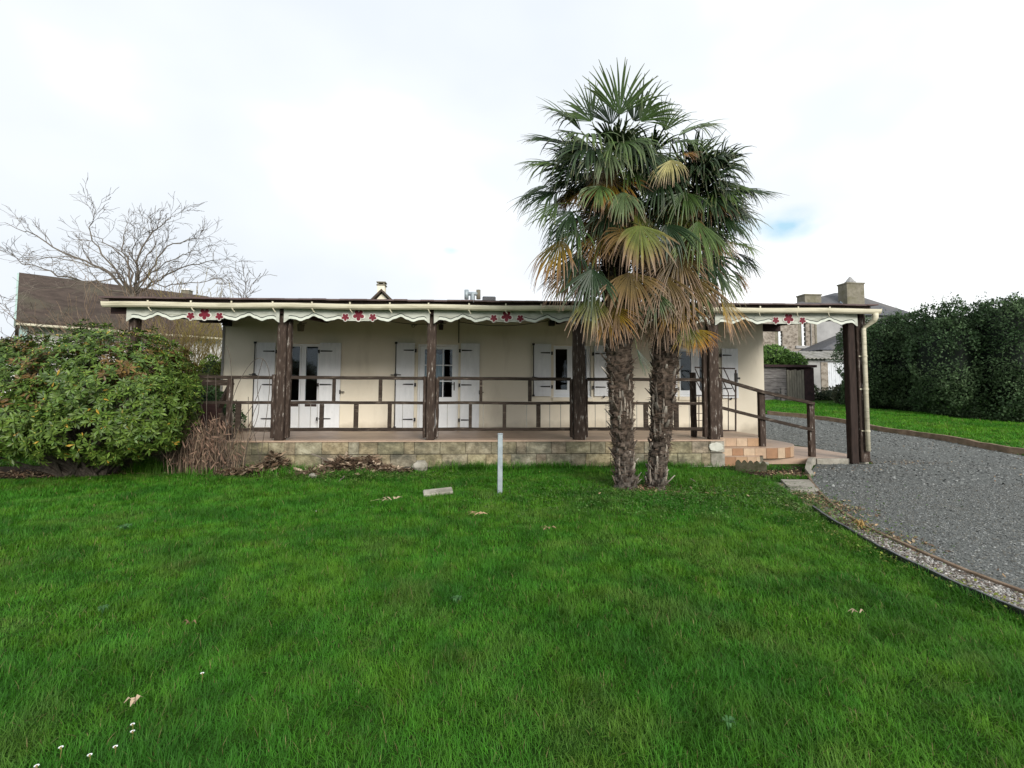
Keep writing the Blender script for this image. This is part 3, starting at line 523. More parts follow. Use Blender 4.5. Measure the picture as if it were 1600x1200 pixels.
# rounded tiled steps at the right end
st_ = thing('tiled_steps', 'rounded entrance steps faced with orange and tan tiles', 'steps', (6.2, 11, 0))
def slab_outline(x0, y0, xr, r, yb):      # front left corner, right extent, corner radius, back
    pts = [(x0, y0)]; cx, cy = xr-r, y0+r*1.25
    for i in range(13):
        a = -math.pi/2+math.pi/2*i/12; pts.append((cx+math.cos(a)*r, cy+math.sin(a)*r*1.25))
    return pts+[(xr, yb), (x0, yb)]
def steps(x0, y0, xr, r, yb, z0, z1, name):
    out_ = slab_outline(x0, y0, xr, r, yb); mb = MB(); mb.prism([(x, y, z0) for x, y in out_], (0, 0, z1-z0-.012)); mb.build(name+'_core', 'mortar', st_)
    mb = MB(); o2 = slab_outline(x0, y0-.012, xr+.012, r, yb); mb.prism([(x, y, z1-.012) for x, y in o2], (0, 0, .012)); mb.build(name+'_top', 'tile', st_)
    mb = MB(); line = dense(out_[:-1], .06); acc = 0; cols = [(.36, .21, .12), (.46, .34, .23), (.30, .165, .09), (.42, .29, .19), (.38, .24, .14)]; cur = random.choice(cols); tl = 0
    start = None; i = 0
    while i < len(line)-1:
        j = i; d = 0
        while j < len(line)-1 and d < .2: d += math.hypot(line[j+1][0]-line[j][0], line[j+1][1]-line[j][1]); j += 1
        cur = random.choice([c for c in cols if c != cur]); mb.col = cur
        for k in range(i, j):
            a, b = Vector(line[k]), Vector(line[k+1]); dd = (b-a)
            if dd.length < 1e-5: continue
            nn = Vector((dd.y, -dd.x)).normalized()*.010; a2 = a+dd*(.06 if k == i else 0); b2_ = b-dd*(.06 if k == j-1 else 0)
            mb.prism([(a2.x, a2.y, z0+.003), (b2_.x, b2_.y, z0+.003), (b2_.x+nn.x, b2_.y+nn.y, z0+.003), (a2.x+nn.x, a2.y+nn.y, z0+.003)], (0, 0, z1-z0-.018))
        i = j
    mb.build(name+'_riser', 'tile_col', st_)
steps(DXR+.004, 9.88, 6.55+.75, 1.05, 13.4, .13, .36, 'middle_step')
steps(DXR+.004, 10.12, 6.28+.25, .55, 12.9, .362, DZ, 'upper_step')
steps(DXR+.004, 9.74, 6.05, .3, 9.86, -.02, .20, 'lower_step')
mb = MB(); mb.prism([(6.1, 9.99, 0), (8.42, 9.985, 0), (8.6, 10.5, 0), (8.6, 12.0, 0), (8.0, 13.5, 0), (6.1, 13.5, 0)], (0, 0, .115)); tag(mb.build('patio', 'tile'), 'flat tiled landing between the steps and the corner post', 'patio')
mb = MB(); mb.b2(5.72, 5.98, 9.55, 9.66, 0, .10); tag(mb.build('concrete_offcut', 'concrete', bevel=.01), 'small grey concrete block by the bottom step', 'block')
# scalloped border
def scal():
    mb = MB(); a = Vector((5.03, 9.12)); b = Vector((5.5, 8.86)); n = 5; d = (b-a)/n; nr = Vector((-d.y, d.x)).normalized()*.03; poly = [(a.x, a.y, 0)]
    for i in range(n):
        for k in range(7):
            u = k/6; p = a+d*(i+u); poly.append((p.x, p.y, .16+.06*math.sin(math.pi*u)))
    poly.append((b.x, b.y, 0)); mb.prism(poly, (nr.x, nr.y, 0)); return mb
o = scal().build('scalloped_border', 'moss_concrete', bevel=.004); tag(o, 'mossy scalloped concrete border piece in front of the steps', 'border')

# ================================================================ bungalow
YW = 12.5
wz = lambda px, py: atY(px, py, YW).z
ze = lambda x: 3.165+.0095*x           # gutter line rises slightly to the right
HB = thing('bungalow', 'long low cream rendered bungalow with white shutters behind the terrace', 'house', (0, 16, 0))
zA, zB, zC0, zC1 = wz(466, 536.5), wz(684, 537.5), wz(895, 620), wz(895, 540)
OP = [('A', WX(433), WX(498), DZ, zA), ('B', WX(652), WX(716), DZ, zB), ('C', WX(865), WX(924), zC0, zC1), ('D', WX(1062), WX(1122), wz(1090, 619), wz(1090, 544))]
mb = MB(); x = XL; top = 3.62
for nme, a, b, z0, z1 in OP:
    mb.b2(x, a, YW, YW+.24, 0, top); mb.b2(a, b, YW, YW+.24, z1, top)
    mb.b2(a, b, YW, YW+.24, 0, z0); x = b
mb.b2(x, XR, YW, YW+.24, 0, top); mb.b2(XL, XL+.24, YW+.24, 20.5, 0, top); mb.b2(XR-.24, XR, YW+.24, 20.5, 0, top); mb.b2(XL, XR, 20.5, 20.74, 0, top)
mb.build('wall', 'render', HB)
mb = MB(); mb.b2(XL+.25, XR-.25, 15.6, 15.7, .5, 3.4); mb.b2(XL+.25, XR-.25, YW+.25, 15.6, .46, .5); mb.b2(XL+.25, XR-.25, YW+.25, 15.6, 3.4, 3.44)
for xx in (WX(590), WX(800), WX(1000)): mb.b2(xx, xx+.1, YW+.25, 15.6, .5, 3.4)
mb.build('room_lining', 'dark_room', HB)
for xx in (XL, XR):
    mb = MB(); mb.b2(xx-.028, xx+.028, YW-.012, YW+.04, DZ, 3.45) if xx == XL else mb.b2(xx-.02, xx+.006, YW+.01, YW+.05, 0, 3.45); mb.build('corner_trim', 'grey_rod', HB)
# roof: dark sheets on a boarded edge
RX0, RX1 = -6.90, 8.36; RS = .07
def roofz(x, y): return ze(x)+.095+RS*(y-9.5)
mb = MB(); n = 60
for k in range(n):
    xa = RX0+(RX1-RX0)*k/n; xb = RX0+(RX1-RX0)*(k+1)/n-.004; q = random.uniform(-.006, .006)
    vs = [(xx, yy, roofz(xx, yy)+h+q) for h in (0, .028) for xx, yy in ((xa, 9.40), (xb, 9.40), (xb, 21.2), (xa, 21.2))]
    mb.add(vs, [(0, 1, 2, 3), (7, 6, 5, 4), (0, 4, 5, 1), (1, 5, 6, 2), (2, 6, 7, 3), (3, 7, 4, 0)])
mb.build('roof', 'roof', HB)
mb = MB(); mb.beam((RX0+.06, 9.60, roofz(RX0, 9.6)-.06), (RX1-.03, 9.60, roofz(RX1, 9.6)-.06), .05, .11); mb.build('fascia', 'roof', HB)
# ---- doors and windows
def pane(x0, x1, z0, z1, y, par, nm='pane'):
    mb = MB(); mb.b2(x0, x1, y, y+.006, z0, z1); return mb.build(nm, 'glass', par)
def frame(mb, x0, x1, z0, z1, y, wd, dp=.06):
    mb.b2(x0, x0+wd, y, y+dp, z0, z1); mb.b2(x1-wd, x1, y, y+dp, z0, z1); mb.b2(x0+wd, x1-wd, y, y+dp, z0, z0+wd); mb.b2(x0+wd, x1-wd, y, y+dp, z1-wd, z1)
nme, a, b, z0, z1 = OP[0]
d = thing('french_door', 'x', 'x', (a, YW+.1, z0)); d.parent = HB; d.location = Vector((a, YW+.1, z0))-HB.location; del d['label'], d['category']
mb = MB(); frame(mb, a+.002, b-.002, z0+.002, z1-.002, YW+.10, .045, .09); mb.build('frame', 'pvc', d)
mid = WX(467); gz1, gz0 = wz(480, 541), wz(480, 626); sl0, sl1 = wz(480, 635.5), wz(480, 631.5); p0, p1 = wz(480, 665), wz(480, 643)
for (la, lb, pa, pb) in ((a+.047, mid-.004, WX(446), WX(464.5)), (mid+.004, b-.047, WX(474.5), WX(495))):
    mb = MB(); y = YW+.115; h0, h1 = z0+.05, z1-.05
    pb = min(pb, lb-.03)
    mb.b2(la, pa, y, y+.05, h0, h1); mb.b2(pb, lb, y, y+.05, h0, h1); mb.b2(pa, pb, y, y+.05, gz1, h1); mb.b2(pa, pb, y, y+.05, sl1, gz0); mb.b2(pa, pb, y, y+.05, h0, sl0)
    mb.b2(pa+.01, pb-.01, y-.012, y, p0+.04, p1); mb.build('door_leaf', 'pvc', d)
    pane(pa, pb, gz0, gz1, y+.02, d); mb = MB(); mb.b2(pa, pb, y+.01, y+.03, sl0, sl1); mb.build('letter_slot', 'dark_room', d)
mb = MB(); mb.b2(WX(456), WX(460), 13.1, 13.12, wz(458, 612), wz(458, 560)); mb.build('reflection_strip', 'curtain', d)  # added pale strip behind the glass, imitates a reflection in the left pane
nme, a, b, z0, z1 = OP[1]
d = thing('glazed_door', 'x', 'x'); d.parent = HB; d.location = Vector((a, YW+.1, z0))-HB.location; del d['label'], d['category']
mb = MB(); frame(mb, a+.002, b-.002, z0+.002, z1-.002, YW+.06, .05, .1); mb.build('frame', 'white_paint', d)
ga, gb, gt, gbm = WX(662.5), WX(706), wz(690, 545.5), wz(690, 620.5); y = YW+.085; la, lb = a+.055, b-.055
mb = MB(); mb.b2(la, ga, y, y+.05, z0+.05, z1-.055); mb.b2(gb, lb, y, y+.05, z0+.05, z1-.055); mb.b2(ga, gb, y, y+.05, gt, z1-.055); mb.b2(ga, gb, y, y+.05, z0+.05, gbm)
for q in range(1, 4): xx = la+(lb-la)*q/4; mb.b2(xx-.012, xx+.006, y-.006, y, z0+.1, gbm-.12)
for q in (1, 2): xx = ga+(gb-ga)*q/3; mb.b2(xx-.013, xx+.013, y+.003, y+.045, gbm, gt)
for q in (1, 2): zz = gbm+(gt-gbm)*q/3; mb.b2(ga, gb, y+.001, y+.047, zz-.013, zz+.013)
mb.build('door_leaf', 'pvc', d); pane(ga, gb, gbm, gt, y+.025, d)
mb = MB(); xx = WX(709.5); mb.b2(xx-.012, xx+.012, y-.02, y-.001, wz(709, 610), wz(709, 597)); mb.tube([(xx, y-.02, wz(709, 600)), (xx, y-.05, wz(709, 600)), (xx-.1, y-.05, wz(709, 600))], .008, 6); mb.build('handle', 'black_iron', d)
mb = MB(); vs = []
for k in range(30):
    u = k/29; xx = ga-.05+(gb-.16-ga)*u; vs.append((xx, y+.14+.02*math.sin(k*1.7)))
for k in range(29): mb.add([(*vs[k], gbm+.33), (*vs[k+1], gbm+.33), (*vs[k+1], gt-.07-.06*abs(math.sin(k*.35))), (*vs[k], gt-.07-.06*abs(math.sin(k*.35)))], [(0, 1, 2, 3)])
mb.build('net_curtain', 'curtain', d, fixn=False)
def window(k, a, b, z0, z1, panes):
    d = thing('window', 'x', 'x'); d.parent = HB; d.location = Vector((a, YW+.1, z0))-HB.location; del d['label'], d['category']
    mb = MB(); frame(mb, a+.002, b-.002, z0+.002, z1-.002, YW+.08, .04, .08); mb.build('frame', 'pvc', d)
    for (pa, pb, pz0, pz1, la, lb) in panes:
        mb = MB(); y = YW+.095; mb.b2(la, pa, y, y+.045, z0+.045, z1-.045); mb.b2(pb, lb, y, y+.045, z0+.045, z1-.045); mb.b2(pa, pb, y, y+.045, z0+.045, pz0); mb.b2(pa, pb, y, y+.045, pz1, z1-.045)
        mb.build('casement', 'pvc', d); pane(pa, pb, pz0, pz1, y+.02, d)
    mb = MB(); mb.b2(a-.04, b+.05, YW-.045, YW-.001, z0-.115, z0-.015); mb.build('sill', 'tile' if 0 else 'render', d, bevel=.008)
    mb = MB(); mb.b2(a+.0, b, YW-.02, YW+.08, z0-.013, z0+.001); mb.build('sill_board', 'pvc', d)
    # curtain ends inside
    for s_, (ca, cb) in enumerate(((a+.0, a+.07), (b-.07, b-.0))):
        mb = MB()
        for q in range(5): xx = ca+(cb-ca)*q/4; mb.tube([(xx, YW+.32+.008*(q % 2), z0+.02), (xx+random.uniform(-.01, .01), YW+.32, z1-.06)], .013, 6)
        mb.build('curtain', 'dark_curtain', d)
    return d
_, a, b, z0, z1 = OP[2]; window(0, a, b, z0, z1, [(WX(869), WX(887.5), wz(878, 609), wz(878, 545), a+.045, (WX(892))), (WX(900), WX(918), wz(905, 609), wz(905, 545), WX(892)+.004, b-.045)])
_, a, b, z0, z1 = OP[3]; window(1, a, b, z0, z1, [(WX(1066), WX(1083), wz(1075, 610), wz(1075, 549), a+.045, WX(1090)), (WX(1096), WX(1114), wz(1105, 610), wz(1105, 549), WX(1090)+.004, b-.045)])
def shutter(pa, pb, pt, pbm, hs, hinge_side, bar, low=None):
    a, b = WX(pa), WX(pb); z1, z0 = wz((pa+pb)/2, pt), wz((pa+pb)/2, pbm); z0 = max(z0, DZ+.03)
    d = thing('shutter', 'x', 'x'); d.parent = HB; d.location = Vector((a, YW-.05, z0))-HB.location; del d['label'], d['category']
    mb = MB(); n = 4
    for i in range(n): mb.b2(a+(b-a)*i/n+.0015, a+(b-a)*(i+1)/n-.0015, YW-.065, YW-.032, z0, z1)
    mb.b2(a+.01, b-.01, YW-.06, YW-.035, z0+.01, z1-.01); mb.build('panel', 'white_paint', d)
    hx = a if hinge_side == 'L' else b; sg = 1 if hinge_side == 'L' else -1
    for hy in hs:
        z = wz((pa+pb)/2, hy); mb = MB(); L_ = abs(b-a)*.62
        mb.prism([(hx+sg*.02, YW-.078, z-.018), (hx+sg*L_*.9, YW-.078, z-.013), (hx+sg*L_, YW-.078, z), (hx+sg*L_*.9, YW-.078, z+.013), (hx+sg*.02, YW-.078, z+.018)], (0, .012, 0)); mb.build('strap_hinge', 'black_iron', d)
        mb = MB(); mb.b2(hx-sg*.045, hx-sg*.004, YW-.07, YW-.002, z-.05, z+.035); mb.build('hinge_block', 'black_iron', d)
    if bar:
        bx = b-.03*0 if hinge_side == 'L' else a; bx += .012*sg*0; mb = MB(); mb.tube([(bx, YW-.085, z0-.0), (bx, YW-.085, z1+.01)], .013, 6)
        mb.b2(bx-.03, bx+.03, YW-.09, YW-.03, z1-.03, z1+.02); mb.b2(bx-.03, bx+.03, YW-.09, YW-.03, z0-.01, z0+.04); hz = z0+(z1-z0)*(.62 if pbm > 640 else .35)
        mb.b2(bx-.035, bx+.035, YW-.1, YW-.066, hz-.03, hz+.03); mb.beam((bx, YW-.1, hz+.02), (bx+.14, YW-.11, hz-.06 if pa < 420 else hz), .02, .02); mb.b2(bx-.12, bx-.03, YW-.09, YW-.066, hz-.01, hz+.01); mb.build('locking_bar', 'black_iron', d)
    elif pbm > 640: mb = MB(); zz = z0+(z1-z0)*.42; bx = b+.01; mb.b2(bx-.02, bx+.01, YW-.09, YW-.066, zz-.05, zz+.05); mb.b2(bx, bx+.1, YW-.085, YW-.066, zz-.012, zz+.012); mb.build('catch', 'black_iron', d)
    else: mb = MB(); mb.box(((a+b)/2, YW-.07, z0-.02), (.03, .05, .06), Euler((0, R(30), 0)).to_matrix()); mb.build('catch', 'black_iron', d)
dh = (547.5, 600.5, 655)
shutter(398.5, 430, 535.5, 667.5, (549, 601, 654), 'R', True); shutter(499.5, 532.5, 536, 668, (549, 601, 654), 'L', False)
shutter(618.5, 647.5, 536, 668.5, dh, 'R', True); shutter(719.5, 749, 537, 668.5, (548, 601.5, 656), 'L', False)
shutter(833, 860.5, 538, 619, (551.5, 604), 'R', True); shutter(928, 957, 540, 619, (553, 605), 'L', False)
shutter(1030, 1057, 542, 620, (556, 607), 'R', True); shutter(1127, 1152, 545, 622, (555.5, 607), 'L', False)
# wall lamp, cable, conduit
def lamp(px, py, w_, h_, label, mname):
    p = atY(px, py, YW-.25); t = thing('wall_lantern', label, 'lamp', p); mb = MB(); mb.tube([p+Vector((0, 0, h_*.5)), p+Vector((0, 0, h_*.45)), p+Vector((0, 0, -h_*.5))], [w_*.3, w_*.55, w_*.45], 8); mb.build('lamp_shade', mname, t)
    mb = MB(); mb.tube([(p.x-.14, YW, p.z+h_*.7), (p.x-.06, YW-.15, p.z+h_*.8), (p.x, YW-.25, p.z+h_*.75), (p.x, YW-.25, p.z+h_*.5)], .01, 6); mb.tube([(p.x+.12, YW-.2, p.z+h_*.75), (p.x+.05, YW-.25, p.z+h_*.62), (p.x, YW-.25, p.z+h_*.75)], .008, 6); mb.build('bracket', 'black_iron', t)
lamp(470, 512, .17, .17, 'small grey brown lantern above the french door', 'chimney'); lamp(689, 511, .12, .14, 'iron scroll lantern right of the second visible post', 'brown_iron')
mb = MB(); c = atY(646, 509, YW-.3); pts = [c+Vector((math.cos(a)*.055*(1-a/14), 0, math.sin(a)*.055*(1-a/14))) for a in [k*.5 for k in range(20)]]; mb.tube(pts[::-1]+[atY(652, 506.5, YW-.3), atY(668, 506.5, YW-.3)], .008, 6); tag(mb.build('scroll_bracket', 'black_iron'), 'black iron scroll bracket high on the wall', 'bracket')
mb = MB(); pts = []
for k in range(25): u = k/24; px = 588+u*84; py = 498+8.5*math.sin(min(u*1.25, 1)*math.pi/2); pts.append(atY(px, py, YW-.35))
mb.tube(pts, .008, 5); tag(mb.build('hanging_cable', 'brown_iron'), 'dark cable sagging under the roof left of the glazed door', 'cable')
mb = MB(); pts = [atY(717+u*140, 503+7*math.sin(u*math.pi)-2*(u), YW-.35) for u in [k/20 for k in range(21)]]; mb.tube(pts, .008, 5); tag(mb.build('hanging_cable', 'brown_iron'), 'thin cable sagging under the roof right of the glazed door', 'cable')
mb = MB(); a = WX(716); mb.tube([(a, YW-.015, wz(716, 536)), (a, YW-.015, 3.4)], .012, 6); mb.build('conduit', 'brown_iron', HB)
for px in (355, 862): p = atY(px, 505, YW-.12); mb = MB(); mb.box(p, (.14, .2, .13)); mb.build('junction_box', 'black_iron', HB)
# roof cowl
YC = 13.2; c = lambda px, py: atY(px, py, YC)
t = thing('vent_cowl', 'pale metal H-shaped vent cowl on the bungalow roof', 'vent', c(738.5, 474)); mb = MB(); mb.tube([(c(738.5, 465).x, YC, roofz(.1, YC)-.02), c(738.5, 458)], .065, 10); mb.build('stem', 'galv', t)
mb = MB(); mb.smooth = True; mb.tube([c(729, 459), c(748, 459)], .055, 10); mb.build('cross_tube', 'galv', t)
for px, m_ in ((729, 'galv'), (747.5, 'chimney')): mb = MB(); mb.smooth = True; mb.tube([c(px, 453), c(px, 467.5)], .06, 12); mb.build('side_tube', m_, t)
p = c(764, 468); mb = MB(); mb.b2(p.x-.18, p.x+.18, YC-.15, YC+.15, roofz(.1, YC)-.03, p.z+.06); tag(mb.build('roof_box', 'black_plastic', bevel=.02), 'flat black vent box on the roof right of the cowl', 'vent')

# ================================================================ verandah
VB = thing('verandah', 'timber verandah front with dark peeling posts and cream gutter', 'verandah', (0, 9.8, 0))
fx = lambda px, py=600, Y=9.8: atY(px, py, Y).x
def post(x0, x1, z0, z1, y0=9.72, y1=9.89, mname='wood'):
    mb = MB(); n = 9; q = 0
    for k in range(n+1):
        z = z0+(z1-z0)*k/n
    a, b = min(x0, x1), max(x0, x1); vs = []; 
    for k in range(n+1):
        z = z0+(z1-z0)*k/n; j = lambda: random.uniform(-.006, .006); vs += [(a+j(), y0+j(), z), (b+j(), y0+j(), z), (b+j(), y1+j(), z), (a+j(), y1+j(), z)]
    fs = [(k*4+i, k*4+(i+1) % 4, (k+1)*4+(i+1) % 4, (k+1)*4+i) for k in range(n) for i in range(4)]+[(3, 2, 1, 0), tuple(n*4+i for i in range(4))]
    mb.add(vs, fs); return mb.build('post', mname, VB, bevel=.012)
TZ = lambda x: ze(x)-.03
for (pa, pb) in ((200.5, 212), (433, 447), (667, 680.5), (895.5, 914), (1106, 1121)):
    a, b = fx(pa), fx(pb); post(a, b, DZ, TZ(a))
post(fx(1327.5), fx(1339), .02, TZ(8)-.03, 9.80, 9.96, 'wood_dark'); post(fx(1340), fx(1354), .06, TZ(8), 9.76, 9.90)
post(fx(1079, 620, 10.4), fx(1086, 620, 10.4), DZ, 1.95, 10.32, 10.44); 
# newel boards beside the posts
for (pa, pb, pt) in ((425.5, 432.5, 585), (447.5, 453.5, 480), (661.5, 666.5, 588), (681, 686, 590), (891, 895, 592), (914.5, 918, 592), (1098.5, 1105, 515), (1121.5, 1127, 590)):
    a, b = fx(pa, 600, 9.84), fx(pb, 600, 9.84); z1 = min(atY(pa, pt, 9.84).z, TZ(a)); post(a, b, DZ+.04, z1, 9.80, 9.92)
for pa, pb in ((355, 362),): a, b = fx(pa, 620, 9.9), fx(pb, 620, 9.9); post(a, b, DZ, 1.74, 9.86, 9.97)
post(fx(189.5), fx(199), 2.55, TZ(-6.6), 9.93, 10.02, 'chimney')
# purlins and rafters
for px in (205, 440, 673, 905, 1113, 1340):
    xx = fx(px)+.02; mb = MB(); mb.beam((xx, 9.64, TZ(xx)-.035), (xx, YW-.002, TZ(xx)+.035+RS*2.9-.05), .085, .15); mb.build('rafter', 'wood_red', VB)
mb = MB(); mb.beam((RX0+.1, 9.95, TZ(-6)+.06), (RX1-.1, 9.95, TZ(8)+.06), .08, .10); mb.build('purlin', 'wood_red', VB)
for xa_, xb_ in ((XR+.01, RX1-.1), (RX0+.1, XL-.03)): mb = MB(); mb.beam((xa_, 12.56, 3.28), (xb_, 12.56, 3.28), .10, .2); mb.build('wall_plate', 'wood_red', VB)
mb = MB()
for (a, b) in ((RX0+.02, RX1-.02),):
    vs = [(xx, yy, roofz(xx, yy)-.012-h) for h in (0, .012) for xx, yy in ((a, 9.63), (b, 9.63), (b, YW-.003), (a, YW-.003))]; mb.add(vs, [(0, 1, 2, 3), (7, 6, 5, 4), (0, 4, 5, 1), (1, 5, 6, 2), (2, 6, 7, 3), (3, 7, 4, 0)])
mb.build('soffit', 'wood_red', VB)
# gutter: half round with end caps
mb = MB(); mb.smooth = False; gx0, gx1 = -6.88, 8.46; nseg = 40; prof = [(-.062, .035), (-.066, .03), (-.063, 0), (-.05, -.038), (-.02, -.062), (.02, -.062), (.05, -.038), (.063, 0), (.066, .03), (.058, .03), (.055, 0), (.043, -.033), (.017, -.053), (-.017, -.053), (-.043, -.033), (-.055, 0), (-.056, .035)]
k = len(prof); vs = []
for i in range(nseg+1):
    xx = gx0+(gx1-gx0)*i/nseg; zz = ze(xx)-.006+.008*math.sin(i*.9); vs += [(xx, 9.50+p[0], zz+p[1]) for p in prof]
mb.add(vs, [(i*k+j, i*k+(j+1) % k, (i+1)*k+(j+1) % k, (i+1)*k+j) for i in range(nseg) for j in range(k)])
for xx in (gx0, gx1): mb.prism([(xx-.004, 9.5+p[0], ze(xx)+p[1]) for p in prof[:9]], (.008, 0, 0))
GU = mb.build('gutter', 'cream_pvc', VB)
for px in (234, 301, 364, 428, 489, 548, 610, 670, 733, 790, 845, 1185, 1244, 1293):
    xx = atY(px, 478, 9.5).x; mb = MB(); z = ze(xx); mb.b2(xx-.014, xx+.014, 9.431, 9.445, z+.02, z+.06)
    mb.tube([(xx-.01, 9.47, z-.06), (xx+.01, 9.48, z-.10), (xx+.035, 9.5, z-.135)], .009, 5); mb.build('gutter_bracket', 'cream_pvc', GU)
mb = MB(); mb.smooth = True; z = ze(8.4); mb.tube([(8.36, 9.5, z-.05), (8.36, 9.5, z-.14), (8.35, 9.52, z-.2), (8.30, 9.68, z-.30), (8.26, 9.70, z-.36), (8.26, 9.70, .30)], [.06, .06, .055, .045, .045, .045], 12)
DS = mb.build('downspout', 'cream_pvc', VB)
for zz in (.72, 2.3, 1.6): mb = MB(); mb.tube([(8.26, 9.70, zz-.012), (8.26, 9.70, zz+.012)], .052, 12); mb.b2(8.17, 8.27, 9.745, 9.765, zz-.012, zz+.012); mb.build('pipe_clip', 'cream_pvc', DS)
# valances
U = [(0, .22), (.042, .145), (.075, .155), (.115, .19), (.16, .145), (.2, .09), (.245, .135), (.29, .19), (.33, .17), (.37, .14), (.42, .18), (.5, .18)]
U = U+[(1-u, d) for u, d in U[-2::-1]]
def prof_at(u):
    for (a, da), (b, db) in zip(U[:-1], U[1:]):
        if a <= u <= b: s_ = (u-a)/(b-a); s_ = s_*s_*(3-2*s_); return da+(db-da)*s_
    return .22
def flower(cx, cz, r, par, y):
    mb = MB(); n = 60; mb.cur = 0; pr = lambda a, rr, k_: rr*(1-.28*(abs(math.cos(2.5*a+.3))**.8 < .42)*1.0 - .10*abs(math.cos(2.5*a+.3)))
    def outline(rr, dep, yy):
        return [(cx+math.cos(a)*rr*(.80+.20*abs(math.sin(2.5*(a-.3)))**.5*1.0-dep*(1-abs(math.sin(2.5*(a-.3)))**.55)), yy, cz+math.sin(a)*rr*(.80+.20*abs(math.sin(2.5*(a-.3)))**.5-dep*(1-abs(math.sin(2.5*(a-.3)))**.55))) for a in [6.2832*i/n for i in range(n)]]
    def fanp(o, th):
        c0 = (cx, o[0][1], cz); k = len(o); vs = [c0]+o+[(p[0], p[1]+th, p[2]) for p in o]+[(cx, o[0][1]+th, cz)]
        mb.add(vs, [(0, i+1, (i+1) % k+1) for i in range(k)]+[(i+1, i+1+k, (i+1) % k+1+k, (i+1) % k+1) for i in range(k)]+[(2*k+1, (i+1) % k+1+k, i+1+k) for i in range(k)])
    mb.cur = 1; fanp(outline(r, .25, y-.012), .011); mb.cur = 0; fanp(outline(r*.83, .42, y-.018), .006); mb.cur = 2
    for i in range(5):
        a = 6.2832*i/5+.94; mb.prism([(cx+math.cos(a-.09)*r*.25, y-.021, cz+math.sin(a-.09)*r*.25), (cx+math.cos(a)*r*.6, y-.021, cz+math.sin(a)*r*.6), (cx+math.cos(a+.09)*r*.25, y-.021, cz+math.sin(a+.09)*r*.25)], (0, .002, 0))
    fl = mb.build('flower', ['red', 'flower_white', 'wood_red'], par); return fl
def valance(x0, x1, full=True):
    y = 9.62; L_ = x1-x0; n = 90; mb = MB()
    for i in range(n):
        u0, u1 = i/n, (i+1)/n; xa, xb = x0+L_*u0, x0+L_*u1; ta, tb = ze(xa)-.03, ze(xb)-.03; d0, d1 = prof_at(u0), prof_at(u1); o = -.065
        vs = []
        for yy in (y, y+.018): vs += [(xa, yy, ta), (xb, yy, tb), (xb, yy, tb+o-d1), (xa, yy, ta+o-d0)]
        mb.cur = 0; mb.add(vs, [(0, 1, 2, 3), (7, 6, 5, 4), (3, 2, 6, 7), (0, 4, 5, 1)])
        if .03 < u0 < .97 and not .40 < u0 < .6:
            e0, e1 = .052, .052; vs = [(xa, y-.004, ta+o-d0+e0), (xb, y-.004, tb+o-d1+e1), (xb, y-.004, tb+o-d1+e1+.016), (xa, y-.004, ta+o-d0+e0+.016)]
            mb.cur = 1; mb.add(vs+[(v[0], y-.001, v[2]) for v in vs], [(3, 2, 1, 0), (4, 5, 6, 7), (0, 1, 5, 4), (2, 3, 7, 6)])
            vs = [(xa, y-.002, ta+o-d0), (xb, y-.002, tb+o-d1), (xb, y-.002, tb+o-d1+e1), (xa, y-.002, ta+o-d0+e0)]; mb.cur = 2; mb.add(vs, [(3, 2, 1, 0)])
    mb.cur = 0
    for xx in (x0, x1): mb.b2(xx-.001, xx+.001, y, y+.018, ze(xx)-.3, ze(xx)-.03)
    v = mb.build('valance', ['sage', 'line', 'valance_edge'], VB, fixn=False)
    for u, r, dz in ((.418, .088, -.205), (.508, .13, -.165), (.605, .088, -.205)): xx = x0+L_*u; flower(xx, ze(xx)+dz, r, v, y)
    return v
vx = lambda px: atY(px, 490, 9.62).x
for a, b in ((197.5, 436.5), (443.5, 671.5), (678, 899), (908, 1109), (1117, 1339.5)): valance(vx(a), vx(b))
mb = MB(); mb.b2(-6.86, vx(197.5)-.01, 9.66, 9.7, ze(-6.8)-.16, ze(-6.8)-.03); mb.build('fascia_end', 'wood_red', VB)

# ================================================================ railings
RB = thing('terrace_railing', 'dark brown wooden railing along the front of the terrace', 'railing', (0, 9.9, DZ))
def rail(xa, xb, z, h=.062, y0=9.86, y1=9.92, nm='rail', par=RB):
    mb = MB(); n = 6; vs = []
    for k in range(n+1):
        xx = xa+(xb-xa)*k/n; j = random.uniform(-.004, .004); vs += [(xx, y0, z-h+j), (xx, y1, z-h+j), (xx, y1, z+j), (xx, y0, z+j)]
    mb.add(vs, [(k*4+i, k*4+(i+1) % 4, (k+1)*4+(i+1) % 4, (k+1)*4+i) for k in range(n) for i in range(4)]+[(3, 2, 1, 0), tuple(n*4+i for i in range(4))]); return mb.build(nm, 'wood_rail', par, bevel=.006)
rz = lambda py, px=560: atY(px, py, 9.89).z
ZT, ZM, ZBt = rz(588), rz(627), rz(668.5)
E_ = [(205, 427), (447, 664), (684, 892), (917, 1100)]
for pa, pb in E_:
    for z, h in ((ZT, .065), (ZM, .058), (ZBt, .065)): rail(fx(pa, 600, 9.89), fx(pb, 600, 9.89), z+.002*(pa-400)/100, h)
def bal(px0, px1, za, zb):
    a, b = fx(px0, 640, 9.89), fx(px1, 640, 9.89); mb = MB(); mb.b2(a, b, 9.868, 9.912, za, zb); mb.build('baluster', 'wood_rail', RB, bevel=.004)
for a, b in ((518.5, 523.5), (591, 596.5), (749, 753.5), (825, 830.5)): q = .002*(a-400)/100; bal(a, b, ZM+q, ZT-.066+q)
for a, b in ((368.5, 376.5), (499.5, 506), (553, 560), (606, 612), (732.5, 737.5), (785.5, 791), (838, 844.5), (1005.5, 1012.5), (1053, 1060)): q = .002*(a-400)/100; bal(a, b, ZBt+q, ZM-.059+q)
